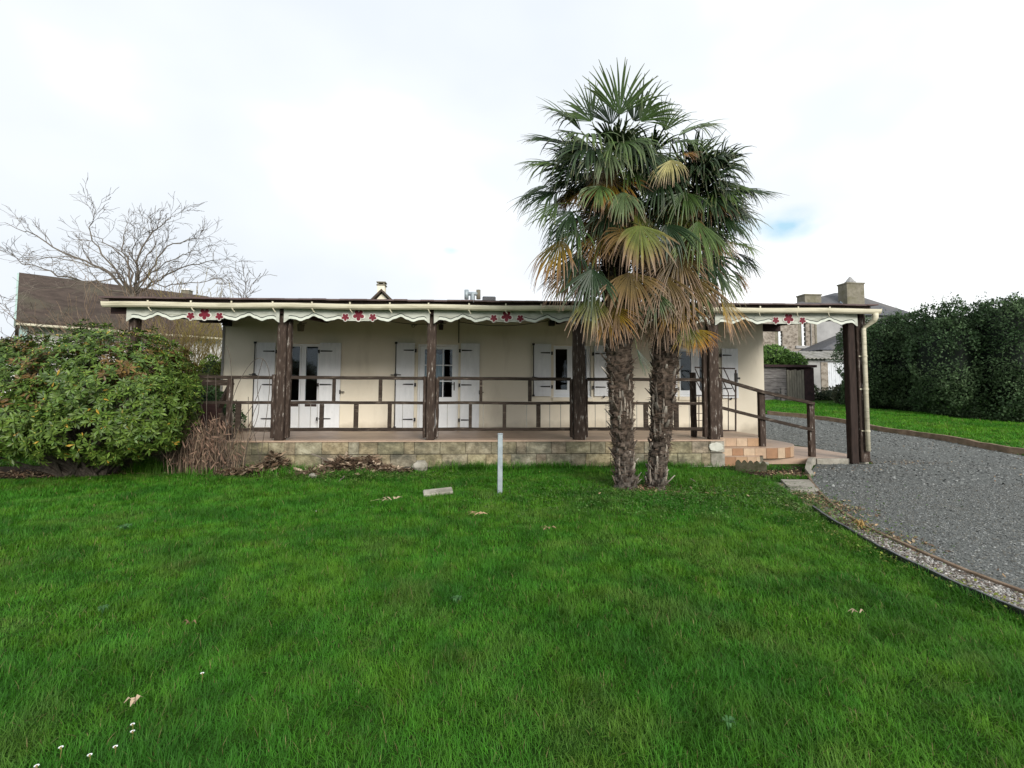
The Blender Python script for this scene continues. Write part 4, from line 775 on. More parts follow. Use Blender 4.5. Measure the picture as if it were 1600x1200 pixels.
for px in (466.5, 485, 629, 699, 755, 823, 859, 876, 930, 947, 995, 1077):
    a = fx(px, 650, 9.89); mb = MB(); mb.tube([(a, 9.89, ZBt-.03), (a, 9.89, ZM)], .006, 5); mb.build('thin_rod', 'grey_rod', RB)
# side railing at the left end of the terrace
SR = thing('side_railing', 'brown railing with diagonal brace at the left end of the terrace', 'railing', (-6.3, 11, DZ))
def sb(a, b, w_=.07, h=.08, nm='rail'): mb = MB(); mb.beam(a, b, w_, h); mb.build(nm, 'wood_rail', SR)
for z in (1.70, 1.25, .72): sb((-6.45, 9.9, z), (-6.4, 12.4, z))
for y in (9.95, 11.2, 12.38): sb((-6.42, y, DZ), (-6.42, y, 1.68), .09, .09, 'post')
pA = lambda px, py, Y: atY(px, py, Y)
sb(pA(300, 597, 10.6), pA(357, 598, 10.6), .05, .12); sb(pA(344, 636, 10.3), pA(362, 598, 10.0), .09, .07, 'brace'); sb(pA(345, 645, 10.1), pA(365, 688, 10.1), .06, .06, 'brace')
mb = MB(); mb.b2(*sorted((pA(300, 640, 10.9).x, pA(347, 640, 10.9).x)), 10.88, 10.93, .62, 1.22); mb.build('board_panel', 'wood_red', SR)
# ramp handrail
HR = thing('stair_handrail', 'sloping brown handrail beside the rounded steps', 'handrail', (6.2, 10, .36))
pB = (6.18, 10.08); pC = (7.38, 10.21)
a0 = atY(1127, 593, 9.92); a1 = atY(1192, 612.5, 10.05); a2 = atY(1271, 630.5, 10.2); c0 = atY(1127, 637, 9.92); c1 = atY(1192, 653.5, 10.05); c2 = atY(1271, 672, 10.2)
for a, b in ((a0, a1), (a1, a2)):
    mb = MB(); mb.beam(a, b+(b-a).normalized()*.02, .06, .07); mb.build('rail', 'wood_rail', HR, bevel=.006)
for a, b in ((c0, c1), (c1, c2)): mb = MB(); mb.beam(a, b, .05, .065); mb.build('rail', 'wood_rail', HR, bevel=.006)
for (px0, px1, z0, z1, Y) in ((1187.5, 1196.5, .36, a1.z, 10.08), (1265, 1273.5, .11, a2.z, 10.23)):
    a, b = atY(px0, 650, Y).x, atY(px1, 650, Y).x; mb = MB(); mb.b2(a, b, Y, Y+.1, z0, z1); mb.build('post', 'wood', HR, bevel=.008)
# metal gate
GT = thing('metal_gate', 'black metal bar gate standing open on the terrace behind the palms', 'gate', (6, 11.7, DZ))
g0, g1 = Vector((5.36, 11.56, 0)), Vector((6.62, 11.95, 0)); gd = (g1-g0).normalized(); gn = Vector((gd.y, -gd.x, 0))
def gp(px, py): d = ray(px, py); t = (g0-Vector((0, 0, EYE))).dot(gn)/d.dot(gn); return Vector((0, 0, EYE))+d*t
def gb(a, b, r, nm): mb = MB(); mb.tube([gp(*a), gp(*b)], r, 6); mb.build(nm, 'brown_iron', GT)
for a, b, r in (((1086, 574), (1148, 576), .018), ((1149.5, 578), (1149.5, 673), .022), ((1086, 672.5), (1150, 673), .018), ((1086, 618), (1150, 618.5), .014)): gb(a, b, r, 'frame_bar')
for a, b in (((1100, 618), (1085, 590)), ((1092, 618), (1092, 672)), ((1120, 574), (1138, 614)), ((1130, 574), (1149, 614)), ((1110, 574), (1128, 612)), ((1138, 614), (1138, 673)), ((1100, 574), (1116, 612)), ((1086, 576), (1106, 620)), ((1116, 612), (1116, 672)), ((1103, 618), (1103, 672))): gb(a, b, .012, 'bar')
for y in (646, 657): gb((1086, y), (1103, y), .008, 'bar')
mb = MB(); p = gp(1150, 590); mb.box(p, (.06, .06, .22)); mb.box(p+Vector((.05, -.02, -.02)), (.08, .04, .05)); mb.build('latch', 'black_iron', GT)

# ================================================================ palms
def lerp3(a, b, t): return tuple(a[i]*(1-t)+b[i]*t for i in range(3))
GREEN = ((.034, .066, .013), (.088, .128, .030)); DARK = ((.014, .034, .009), (.034, .060, .016)); LIGHT = ((.065, .110, .026), (.15, .185, .055)); GREY = ((.07, .105, .04), (.16, .19, .10))
YEL = ((.095, .12, .020), (.34, .17, .03)); ORG = ((.20, .14, .016), (.52, .17, .014)); BRN = ((.11, .075, .022), (.25, .135, .055)); TIP = (.22, .145, .095)
def fan(mb, hub, axis, normal, size, spread, col, droop, tipk=.0, nseg=25, wmul=1.0):
    if col[0][0] > .1: nseg = 36; wmul = 1.0; spread = min(1.6, spread*1.2)
    ax = axis.normalized(); nr = (normal-ax*normal.dot(ax)); nr = nr.normalized() if nr.length > 1e-4 else ax.orthogonal().normalized(); sd_ = nr.cross(ax)
    st_ = [.03, .2, .38, .55, .72, .87, 1.0]; dth = 2*spread/nseg; fused = .40
    s0_, s1_ = random.uniform(.75, 1.0), random.uniform(.75, 1.0); torn = random.uniform(0, .10) if nseg < 30 else .02
    for i in range(nseg):
        if random.random() < torn: continue
        a = (-spread+(i+.5)*dth)*(s0_ if i < nseg/2 else s1_)+random.gauss(0, .035); c_, s_ = math.cos(a), math.sin(a); d = ax*c_+sd_*s_; q = sd_*c_-ax*s_
        Ls = size*(.80+.20*math.cos(a*.8))*random.uniform(.78, 1.12); dr = droop*random.uniform(.4, 1.8); side_ = random.gauss(0, .16); tw = random.uniform(-.5, .5); br = random.random() < .4; bs = random.uniform(.45, .75); vs = []; cs = []
        sh = random.uniform(.75, 1.25); p = Vector(hub); tprev = 0; cup = .18*abs(a)/spread
        for t in st_:
            k = max(0, t-.25); dd = Vector(d)+nr*cup+q*side_*k; dd.z -= dr*k*k*3.0*(1.0 if not (br and t > bs) else 2.6); dd.normalize(); p = p+dd*Ls*(t-tprev); tprev = t
            r = Ls*t; w_ = min(dth*min(r, size*fused)*.54, (.040*wmul)*(size/.8))*(1 if t < .6 else max(.12, 1-((t-.6)/.4)**1.6)); w_ = max(w_, .0035)
            qq = (q+nr*tw*max(0, t-.35)).normalized(); fold = nr*w_*(.65 if i % 2 else .5)
            vs += [p-qq*w_, p+fold, p+qq*w_]; tt = max(0, (t-.25)/.75); c = lerp3(col[0], col[1], tt*tt)
            if tipk > 0: c = lerp3(c, TIP, min(1, max(0, (t-(1-tipk))/tipk*1.3)))
            elif t > .9: c = lerp3(c, TIP, .35)
            c = tuple(v*sh for v in c); cs += [c]*3
        fs = []
        for k in range(len(st_)-1): b = k*3; fs += [(b, b+1, b+4, b+3), (b+1, b+2, b+5, b+4)]
        mb.add(vs, fs, cs)
def frond(par, start, hub, axis, normal, size, spread, col, droop, tipk=0, pal=None):
    mb = MB(); start = Vector(start); hub = Vector(hub); n = 7; pts = []
    mid = start.lerp(hub, .5)+Vector((0, 0, .10*(hub-start).length))
    for i in range(n+1): t = i/n; pts.append(start*(1-t)**2+mid*2*t*(1-t)+hub*t*t)
    pc = (.10, .12, .03) if col[0][0] < .14 else (.22, .16, .07); mb.tube(pts, [.014-.006*i/n for i in range(n+1)], 5, cols=[pc]*(n+1))
    fan(mb, hub, axis, normal, size, spread, col, droop, tipk); o = mb.build('frond', 'palm_leaf', par, fixn=False); return o
def palm(label, path, rads, crown, seed):
    random.seed(seed); P = [atY(px, py, 7.48+dy) for px, py, dy in path]; P[0].z = -.05
    t = thing('palm_tree', label, 'palm', (P[0].x, P[0].y, 0))
    # trunk: matted fibre, built as many rough rings
    mb = MB(); pts = []; rr = []; tot = 0; segs = []
    for i in range(len(P)-1):
        n = max(2, int((P[i+1]-P[i]).length/.03))
        for k in range(n): u = k/n; pts.append(P[i].lerp(P[i+1], u)); rr.append(rads[i]*(1-u)+rads[i+1]*u)
    nn = 30; vs = []; cs = []; ph = [random.uniform(0, 6.28) for _ in range(4)]
    for i, p in enumerate(pts):
        for j in range(nn):
            a = 6.2832*j/nn; rag = .022*math.sin(a*7+i*.55+ph[0])*math.sin(i*.9+ph[1])+random.uniform(-.012, .016); ripple = .012*math.sin(i*1.35+1.5*math.sin(a*2+ph[2])); r = rr[i]+rag+ripple
            vs.append((p.x+math.cos(a)*r, p.y+math.sin(a)*r, p.z+random.uniform(-.006, .006))); q = random.uniform(.5, 1.5); low = min(1, max(0, (1.0-p.z)/1.0)); c = (.080*q, .060*q, .046*q); cs.append(lerp3(c, (.105*q, .09*q, .076*q), low))
    mb.add(vs, [(i*nn+j, i*nn+(j+1) % nn, (i+1)*nn+(j+1) % nn, (i+1)*nn+j) for i in range(len(pts)-1) for j in range(nn)], cs); tr = mb.build('trunk', 'fibre', t, fixn=False)
    # old leaf bases and loose fibre
    mb = MB(); m2 = MB(); N_ = len(pts)
    for k in range(250):
        i = int((k+.5)/250*N_*.93)+random.randint(-2, 2); i = max(4, min(N_-2, i)); a = k*2.39996+random.uniform(-.3, .3); p = pts[i]; r = rr[i]; o = Vector((math.cos(a), math.sin(a), 0)); s_ = Vector((-math.sin(a), math.cos(a), 0))
        L_ = random.uniform(.05, .16); w_ = random.uniform(.012, .026); base = p+o*(r-.015); out_ = random.uniform(.15, 1.0); tip = base+Vector((0, 0, L_))+o*(L_*out_); th = o*.012; q = random.uniform(.4, 1.3); g_ = random.random() < .38
        c0 = (.06*q, .045*q, .035*q); c1 = (.38*q, .34*q, .29*q) if g_ else (.16*q, .125*q, .10*q)
        mb.add([base-s_*w_*1.4-th, base+s_*w_*1.4-th, base+s_*w_*1.2+th*1.5, base-s_*w_*1.2+th*1.5, tip-s_*w_*.6-th*.5, tip+s_*w_*.6-th*.5, tip+s_*w_*.6+th*.6, tip-s_*w_*.6+th*.6], [(3, 2, 1, 0), (4, 5, 6, 7), (0, 1, 5, 4), (1, 2, 6, 5), (2, 3, 7, 6), (3, 0, 4, 7)], [c0]*4+[c1]*4)
    for k in range(44):                      # smooth split stubs near the foot
        i = int(random.uniform(.02, .33)*N_); a = random.uniform(0, 6.28); p = pts[i]; r = rr[i]; o = Vector((math.cos(a), math.sin(a), 0)); L_ = random.uniform(.12, .3); q = random.uniform(.5, 1.2); mb.tube([p+o*(r+.0), p+o*(r+.02)+Vector((0, 0, L_*.5)), p+o*(r+.012)+Vector((0, 0, L_))], [.018, .014, .003], 5, cols=[(.26*q, .22*q, .18*q)]*3)
    for k in range(1500):
        i = random.randint(3, N_-2); a = random.uniform(0, 6.28); p = pts[i]; r = rr[i]+.012; o = Vector((math.cos(a), math.sin(a), 0)); s_ = Vector((-math.sin(a), math.cos(a), 0)); L_ = random.uniform(.04, .14)*random.choice((1, -1)); q = random.uniform(.5, 1.7); up = random.uniform(-.25, .35)
        b = p+o*r; m_ = b+s_*L_*.5+o*random.uniform(.0, .03)+Vector((0, 0, up*abs(L_)*.5)); e_ = b+s_*L_*.95+o*(random.uniform(-.03, .05) if random.random() < .8 else .09)+Vector((0, 0, up*abs(L_)-.02)); w_ = Vector((0, 0, 1))*random.uniform(.0015, .005); mb.add([b-w_, b+w_, m_+w_, m_-w_, e_], [(0, 1, 2, 3), (3, 2, 4)], [(.085*q, .058*q, .042*q)]*5)
    mb.build('leaf_bases', 'fibre', tr, fixn=False)
    C = P[-1]
    for (hx, hy, dep, ax, ay, az, size, spr, col, droop, tk) in crown:
        Y = 7.48-dep; hub = atY(hx, hy, Y); axis = (CR*ax-CU*ay+Vector((0, -1, 0))*az).normalized()
        down = axis.z < -.45
        nrm = Vector((hub.x-C.x, hub.y-C.y-.25, .25)) if down else (Vector((0, -.55, 1)) if axis.z < .6 else Vector((0, -1, .2)))
        src = Vector((C.x, C.y, min(C.z, max(hub.z+.1, P[-2].z+.2)))); frond(t, src+(hub-src).normalized()*.08, hub, axis, nrm, size, spr, col, droop, tk)
    for k in range(52):
        a = random.uniform(0, 6.28); el = random.uniform(-.7, 1.1); hd_ = Vector((math.cos(a)*math.cos(el), math.sin(a)*math.cos(el), math.sin(el))); ds = random.uniform(.26, .66)
        hub = C+Vector((0, 0, -.12))+hd_*ds; axis = (hd_+Vector((random.gauss(0, .25), random.gauss(0, .25), random.gauss(-.25, .25)))).normalized(); nrm = Vector((0, 0, 1)) if abs(axis.z) < .6 else Vector((hd_.x, hd_.y-.2, .1))
        nrm = nrm+Vector((random.gauss(0, .35), random.gauss(-.3, .35), 0)); col = random.choice((DARK, DARK, DARK, GREEN, GREY) if hd_.z > -.3 else (DARK, ORG, YEL, DARK)); frond(t, C-Vector((0, 0, .15)), hub, axis, nrm, random.uniform(.55, .78), random.uniform(1.0, 1.35), col, random.uniform(.35, .9), .3 if col in (BRN, YEL, ORG) else 0)
    for k in range(26):
        a = random.uniform(0, 6.28) if k % 2 else random.uniform(3.4, 6.0); z_ = random.uniform(.1, 1.0); hd_ = Vector((math.cos(a), math.sin(a), 0)); b_ = C+(P[-3]-C)*z_; hub = b_+hd_*random.uniform(.3, .5)+Vector((0, 0, .05)); axis = (hd_*random.uniform(.2, .6)+Vector((0, 0, -1))).normalized()
        frond(t, b_, hub, axis, hd_+Vector((0, 0, .1)), random.uniform(.55, .8), random.uniform(.8, 1.2), random.choice((BRN, YEL, ORG, DARK, ORG, BRN)), .45, .38)
    return t, C, P
# (hub px, hub py, towards camera m, image axis x, y(down), towards camera, length m, half spread, colours, droop, dead-tip share)
LC = [(905, 395, .2, -.75, .8, .1, .80, 1.2, DARK, .6, 0), (890, 425, .3, -.6, 1, .2, .66, 1.1, BRN, .5, .35), (900, 360, .4, -.6, .8, .4, .72, 1.2, GREEN, .8, 0), (925, 420, .7, -.2, 1, .3, .72, 1.2, DARK, .4, 0), (985, 425, .8, .0, 1, .2, .72, 1.2, BRN, .5, .4), (950, 480, .5, .2, 1, .2, .62, 1.0, ORG, .4, .4), (1000, 190, .1, .7, -.6, .2, .66, 1.2, GREEN, .4, 0), (925, 230, .7, -.6, .4, .6, .8, 1.3, DARK, .8, 0), (1000, 240, .6, .4, .6, .6, .75, 1.2, DARK, .8, 0), (895, 330, .6, -.7, .7, .4, .75, 1.2, DARK, .7, 0),
      (968, 180, .15, .03, -1, .10, .80, 1.25, GREEN, .10, 0), (955, 195, -.15, -.35, -1, -.2, .68, 1.1, DARK, .15, 0), (908, 205, .25, -.85, -.55, .25, .82, 1.25, GREEN, .25, 0),
      (888, 228, .0, -1, -.20, .05, .86, 1.2, DARK, .25, 0), (880, 262, .3, -1, .0, .3, .85, 1.2, GREEN, .35, 0), (872, 300, .15, -.9, .35, .2, .84, 1.25, DARK, .35, 0), (872, 318, .55, -.75, .6, .35, .62, 1.1, GREEN, .5, 0),
      (925, 215, .65, -.55, .25, .8, .78, 1.3, GREEN, .8, 0), (972, 222, .75, .1, .5, .8, .80, 1.25, GREEN, .9, 0), (950, 235, .8, -.2, .7, .6, .72, 1.2, GREY, .9, 0), (938, 290, .8, -.4, .7, .5, .55, 1.15, LIGHT, .8, .12),
      (990, 190, -.1, .5, -.8, 0, .60, 1.2, DARK, .3, 0), (905, 250, .5, -.6, .5, .4, .72, 1.25, DARK, .7, 0), (985, 255, .5, .3, .8, .5, .7, 1.2, GREEN, .9, 0),
      (1000, 352, .95, .0, .95, .25, .80, 1.5, YEL, .9, .5), (985, 362, .7, -.35, 1, .3, .70, 1.3, BRN, .5, .3), (876, 375, .45, -.35, 1, .2, .84, 1.0, ORG, .6, .45), (926, 408, .45, .0, 1, .25, .64, .8, DARK, .2, 0), (926, 462, .6, -.1, 1, .2, .66, .95, YEL, .5, .4),
      (900, 400, .1, -.3, 1, .1, .72, 1.0, BRN, .4, .4), (885, 345, .0, -.6, .8, 0, .60, 1.2, DARK, .6, 0), (960, 430, .3, -.05, 1, .2, .72, 1.0, BRN, .4, .4), (965, 470, .5, .1, 1, .3, .62, 1.0, BRN, .4, .5), (905, 340, -.5, -.6, .6, -.5, .75, 1.2, DARK, .5, 0),
      (940, 250, -.7, -.3, .0, -.8, .8, 1.25, DARK, .5, 0), (900, 280, -.6, -.8, .1, -.5, .8, 1.2, GREEN, .4, 0), (985, 225, -.6, .3, -.3, -.7, .75, 1.2, GREEN, .4, 0), (950, 330, .45, -.4, .9, .5, .62, 1.1, DARK, .7, .0), (995, 545, .35, .35, 1, .2, .42, .45, DARK, .1, 0), (940, 330, .1, -.2, 1, .1, .7, 1.2, BRN, .5, .3),
      (975, 300, .75, -.1, 1, .5, .6, 1.1, GREY, .8, .15), (915, 435, -.1, -.15, 1, 0, .7, 1.0, BRN, .4, .4), (860, 290, -.2, -.9, .3, -.2, .75, 1.1, GREEN, .4, 0), (925, 190, -.05, -.6, -.75, 0, .68, 1.15, GREEN, .2, 0)]
RC = [(1130, 395, .1, .9, .5, .1, .66, 1.2, DARK, .7, 0), (1120, 425, .3, .7, .9, .2, .66, 1.1, GREEN, .6, .15), (1140, 420, .0, .8, .8, 0, .55, 1.0, ORG, .6, .4), (1100, 395, .6, .3, 1, .3, .72, 1.2, DARK, .5, 0), (1075, 430, .7, .0, 1, .2, .75, 1.2, BRN, .4, .4), (1055, 470, .6, .1, 1, .2, .62, 1.0, ORG, .4, .4), (1125, 335, .5, .8, .5, .4, .74, 1.2, DARK, .6, 0), (1030, 280, .7, -.1, .8, .6, .75, 1.3, DARK, .8, 0), (1020, 240, .2, -.2, -.4, .5, .7, 1.2, GREEN, .6, 0), (1040, 350, .8, .1, 1, .4, .72, 1.2, DARK, .7, 0),
      (1038, 205, .0, .25, -1, .0, .55, .95, GREEN, .25, 0), (1060, 213, .3, .95, -.35, .25, .76, 1.15, GREY, .55, 0), (1050, 225, .55, .6, .2, .7, .68, 1.2, GREEN, .8, 0), (1030, 240, .65, -.15, .9, .5, .60, 1.1, GREY, .7, .1), (1048, 250, .9, -.35, .9, .5, .52, .85, ((.30, .27, .10), (.40, .33, .16)), .5, .2),
      (1058, 246, .8, .5, .05, .6, .36, .7, ORG, .5, .3), (1108, 270, .45, .25, -.35, .6, .60, 1.45, DARK, .5, 0), (1122, 292, .35, .95, .15, .35, .72, 1.3, GREEN, .5, 0), (1105, 300, .6, .4, .7, .6, .72, 1.3, DARK, .6, 0), (1128, 318, .2, .8, .55, .3, .68, 1.2, GREEN, .6, 0),
      (1090, 345, .85, -.1, 1, .35, .84, .85, LIGHT, .3, 0), (1108, 352, .6, .25, 1, .3, .68, .8, GREEN, .4, .1), (1145, 382, .25, .9, .2, .25, .52, 1.1, LIGHT, .8, 0), (1150, 395, .05, .7, .6, .1, .60, 1.1, DARK, .5, 0), (1118, 372, .45, .45, .9, .3, .50, .9, ORG, .5, .3), (1070, 300, .75, -.3, .9, .5, .64, 1.2, GREEN, .8, 0),
      (1060, 395, .7, -.2, 1, .3, .74, 1.0, BRN, .4, .45), (1040, 430, .7, -.1, 1, .3, .74, 1.0, BRN, .35, .5), (1022, 452, .6, -.15, 1, .3, .72, .9, GREY, .3, .4), (1092, 438, .5, -.25, 1, .3, .66, .7, LIGHT, .25, .1), (1100, 440, .3, .25, 1, .2, .60, .7, GREEN, .3, .1),
      (1125, 462, .35, .35, 1, .2, .78, .55, ORG, .35, .35), (1120, 455, .1, .6, .9, .1, .5, .8, YEL, .5, .2), (1072, 505, .45, .0, 1, .2, .50, .8, YEL, .2, .1), (1088, 515, .5, .45, .9, .2, .40, .8, ORG, .3, .2), (1035, 490, .4, -.2, 1, .2, .60, .8, BRN, .3, .5), (1005, 480, .2, -.1, 1, .2, .66, .9, BRN, .3, .5),
      (1060, 260, -.7, .2, -.3, -.8, .75, 1.2, DARK, .5, 0), (1100, 300, -.6, .7, .0, -.6, .75, 1.2, GREEN, .5, 0), (1040, 320, .4, -.3, .8, .5, .6, 1.1, DARK, .7, 0), (1110, 400, -.2, .5, .8, -.2, .6, 1.1, DARK, .5, 0), (1075, 470, .0, .1, 1, 0, .6, 1.0, BRN, .4, .4), (1075, 375, .2, .0, 1, .2, .6, 1.2, DARK, .5, 0), (1048, 372, .55, .1, 1, .4, .7, 1.1, BRN, .4, .35),
      (1085, 255, .1, .5, -.6, .2, .55, 1.2, GREEN, .4, 0), (1130, 345, -.2, .9, .4, -.1, .6, 1.1, GREEN, .5, 0)]
palm('palm tree with the taller crown, left of the two shaggy trunks', [(978, 768, 0), (977, 740, 0), (973, 690, 0), (970, 610, 0), (966, 540, 0), (962, 450, 0), (957, 370, 0), (952, 262, 0)], [.18, .14, .148, .175, .19, .19, .17, .09], LC, 5)
palm('palm tree with the lower crown, right of the two shaggy trunks', [(1024, 768, 0), (1027, 735, 0), (1033, 680, 0), (1036, 610, 0), (1041, 535, 0), (1050, 450, 0), (1064, 370, 0), (1080, 300, 0)], [.155, .125, .145, .175, .195, .19, .16, .09], RC, 9)
# dry stalks and matted brown skirt between the crowns
random.seed(31)
for (cx0, cx1, cy0, cy1, n, lb) in ((925, 1000, 290, 470, 60, 'tangle of brown dry stalks hanging inside the taller palm crown'), (1020, 1100, 330, 500, 60, 'tangle of brown dry stalks hanging inside the lower palm crown')):
    mb = MB()
    for k in range(n):
        a = atY(random.uniform(cx0, cx1), random.uniform(cy0, cy1), 7.48-random.uniform(-.3, .5)); L_ = random.uniform(.25, .7); dx = random.uniform(-.3, .3); dy = random.uniform(-.3, .3); q = random.uniform(.4, 1.6)
        mb.tube([a, a+Vector((dx*.5, dy*.5, -L_*.2)), a+Vector((dx, dy, -L_*.9))], [.012, .009, .004], 4, cols=[(.075*q, .045*q, .032*q)]*3)
    for k in range(900):
        a = atY(random.uniform(cx0+8, cx1-8), random.uniform(cy0, cy1), 7.48-random.uniform(-.25, .25)); L_ = random.uniform(.08, .25); v = Vector((random.uniform(-1, 1), random.uniform(-1, 1), random.uniform(-1.6, .3))).normalized()*L_; s_ = v.orthogonal().normalized()*random.uniform(.004, .012); q = random.uniform(.3, 1.5)
        mb.add([a-s_, a+s_, a+v*.6+s_, a+v*.6-s_, a+v], [(0, 1, 2, 3), (3, 2, 4)], [(.07*q, .042*q, .03*q)]*5)
    tag(mb.build('dry_stalks', 'fibre', fixn=False), lb, 'dry stalks', kind='stuff')

# ================================================================ rhododendron
random.seed(3)
ELL = [(-7.45, 8.95, 1.30, 1.5, 1.2, 1.12), (-6.25, 8.9, 1.42, 1.25, 1.15, 1.12), (-5.62, 8.75, 1.18, .72, .8, .82), (-6.2, 8.4, .85, .95, .75, .55), (-8.5, 8.95, 1.2, 1.2, 1.1, 1.05), (-7.3, 8.35, 1.05, .9, .7, .6)]
RH = thing('rhododendron', 'big round rhododendron with glossy green leaf rosettes at the left', 'shrub', (-6.8, 9.0, 0))
pts = []; nrm = []
for e in ELL:
    for shell, n in ((1.0, 820), (.88, 420), (.72, 260)):
        n = int(n*e[3]*e[5]*1.25); v = rng.normal(size=(n, 3)); v /= np.linalg.norm(v, axis=1, keepdims=True); r_ = np.array(e[3:6]); bump_ = 1+.11*np.sin(v[:, :1]*7+e[0]*3)*np.sin(v[:, 2:3]*6+v[:, 1:2]*5)+rng.normal(0, .035, (n, 1))
        p = np.array(e[:3])+v*r_*shell*bump_; nn = v/r_; nn /= np.linalg.norm(nn, axis=1, keepdims=True); k = np.ones(n, bool)
        for f in ELL:
            if f is e: continue
            k &= (((p-np.array(f[:3]))/np.array(f[3:6]))**2).sum(1) > (.80 if shell > .9 else .5)
        k &= p[:, 2] > .08+.58*vn(p[:, 0], p[:, 1], 1.9)+.22*(p[:, 0] < -7.3); hole = vn(p[:, 0]*1.0+p[:, 1]*.3, p[:, 2]*1.5+40, 2.3); k &= (hole > .27)|(rng.random(n) < .25 if shell > .9 else rng.random(n) < .6); k &= ~((rng.random(n) < .5)&(p[:, 2] < .5)); pts.append(p[k]); nrm.append(nn[k])
pts = np.concatenate(pts); nrm = np.concatenate(nrm); nrm[:, 2] += .35; nrm += rng.normal(0, .22, nrm.shape); nrm /= np.linalg.norm(nrm, axis=1, keepdims=True)
lt = np.array([(0, 0, 0), (-.11, .3, .02), (0, .3, -.02), (.11, .3, .02), (-.155, .62, .0), (0, .62, -.04), (.155, .62, .0), (0, 1, -.10)]); lf = [(0, 2, 1), (0, 3, 2), (1, 2, 5), (1, 5, 4), (2, 3, 6), (2, 6, 5), (4, 5, 7), (5, 6, 7)]
Ls = []; n = len(pts); t1 = np.cross(nrm, [[0, 0, 1.]]); t1 /= np.maximum(np.linalg.norm(t1, axis=1, keepdims=True), 1e-5); t2 = np.cross(nrm, t1); a0 = rng.uniform(0, 6.28, n)
tone = vn(pts[:, 0], pts[:, 2]*1.3, 1.1)[:, None]; red = ((vn(pts[:, 0]+3, pts[:, 2]+8, 1.6) > .55)&(pts[:, 2] > 1.25)&(rng.random(n) < .38))
for k in range(10):
    a = a0+k*6.2832/10+rng.normal(0, .18, n); el = rng.normal(.22, .30, n)
    d = (t1*np.cos(a)[:, None]+t2*np.sin(a)[:, None])*np.cos(el)[:, None]+nrm*np.sin(el)[:, None]; A = frames(d, nrm); A[:, :, 2] *= np.sign((A[:, :, 2]*nrm).sum(1))[:, None]
    A = A*(rng.uniform(.065, .115, n))[:, None, None]; tone = tone*.6+.4*rng.random((n, 1)); base = np.array([[.036, .092, .016]])*(1-tone*.6)+np.array([[.155, .205, .030]])*tone*.8; c = base*rng.uniform(.6, 1.35, (n, 1)); c[red] = np.array([.16, .095, .03])*rng.uniform(.5, 1.3, (int(red.sum()), 1)); yl = rng.random(n) < .012; c[yl] = (.42, .27, .04)
    kk = rng.random(n) < .93; Ls.append(scat(lt, lf, A[kk], pts[kk]+d[kk]*.008, c[kk], .002))
npmesh('leaves', *cat_(Ls), 'leaf', RH, smooth=True)
bt = np.array([(.5, 0, 0), (-.25, 0, .43), (-.25, 0, -.43), (0, 1.6, 0), (0, -.3, 0)]); bf = [(0, 1, 3), (1, 2, 3), (2, 0, 3), (1, 0, 4), (2, 1, 4), (0, 2, 4)]; kk = rng.random(n) < .6
Ab = frames(nrm[kk], np.array([[.1, .2, 1.]]))*.017; npmesh('buds', *scat(bt, bf, Ab, pts[kk]+nrm[kk]*.012, np.array([[.50, .52, .12]])*rng.uniform(.6, 1.2, (int(kk.sum()), 1))), 'leaf_dull', RH)
mb = MB()
for k in range(120):
    q = pts[random.randrange(n)]; b = Vector((-6.75+random.uniform(-.35, .35), 9.15+random.uniform(-.2, .2), 0)); e_ = Vector(q)-Vector(nrm[0])*0; m_ = b.lerp(e_, .45)+Vector((0, 0, .15)); mb.tube([b, m_, e_*.97+b*.03], [.032, .02, .006], 6)
for k in range(5): b = Vector((-6.9+k*.11, 9.1+.1*(k % 2), -.03)); mb.tube([b, b+Vector((random.uniform(-.2, .2), 0, .35)), b+Vector((random.uniform(-.6, .6), random.uniform(-.2, .2), .9))], [.065, .05, .035], 7)
mb.build('stems', 'bark', RH, fixn=False)

# ---- dry thicket beside the terrace and arching canes
random.seed(12); mb = MB(); TK = thing('dry_thicket', 'clump of dry brown stems against the left end of the terrace', 'shrub', (-4.9, 9.3, 0))
for k in range(230):
    b = Vector((-4.85+random.gauss(0, .30), 9.35+random.gauss(0, .12), 0)); h = random.uniform(.35, 1.05)*(1 if random.random() < .8 else 1.1); l_ = random.gauss(0, .14); pts2 = [b+Vector((l_*u*u+random.uniform(-.012, .012), random.uniform(-.012, .012)-.1*u, h*u)) for u in (0, .3, .6, .85, 1)]
    q = random.uniform(.5, 1.5); c = (.26*q, .19*q, .13*q) if random.random() < .6 else (.14*q, .10*q, .075*q); mb.tube(pts2, [.007, .006, .005, .004, .002], 4, cols=[c]*5, cap=False)
mb.build('stems', 'dead', TK, fixn=False)
mb = MB()
for k in range(420):
    p = Vector((-4.85+random.gauss(0, .28), 9.25+random.gauss(0, .12), random.uniform(.15, 1.0))); v = Vector((random.uniform(-1, 1), random.uniform(-1, 1), random.uniform(-1.6, .2))).normalized()*random.uniform(.06, .17); s_ = v.orthogonal().normalized()*.012; q = random.uniform(.4, 1.3); mb.add([p-s_*.3, p+s_*.3, p+v*.6+s_, p+v*.6-s_, p+v], [(0, 1, 2, 3), (3, 2, 4)], [(.22*q, .14*q, .10*q)]*5)
mb.build('withered_leaves', 'dead', TK, fixn=False)
mb = MB()
def cane(pp, Y, r): mb.tube([atY(px, py, Y) for px, py in smooth(pp, 2)], [r]*len(smooth(pp, 2)), 5, cap=False)
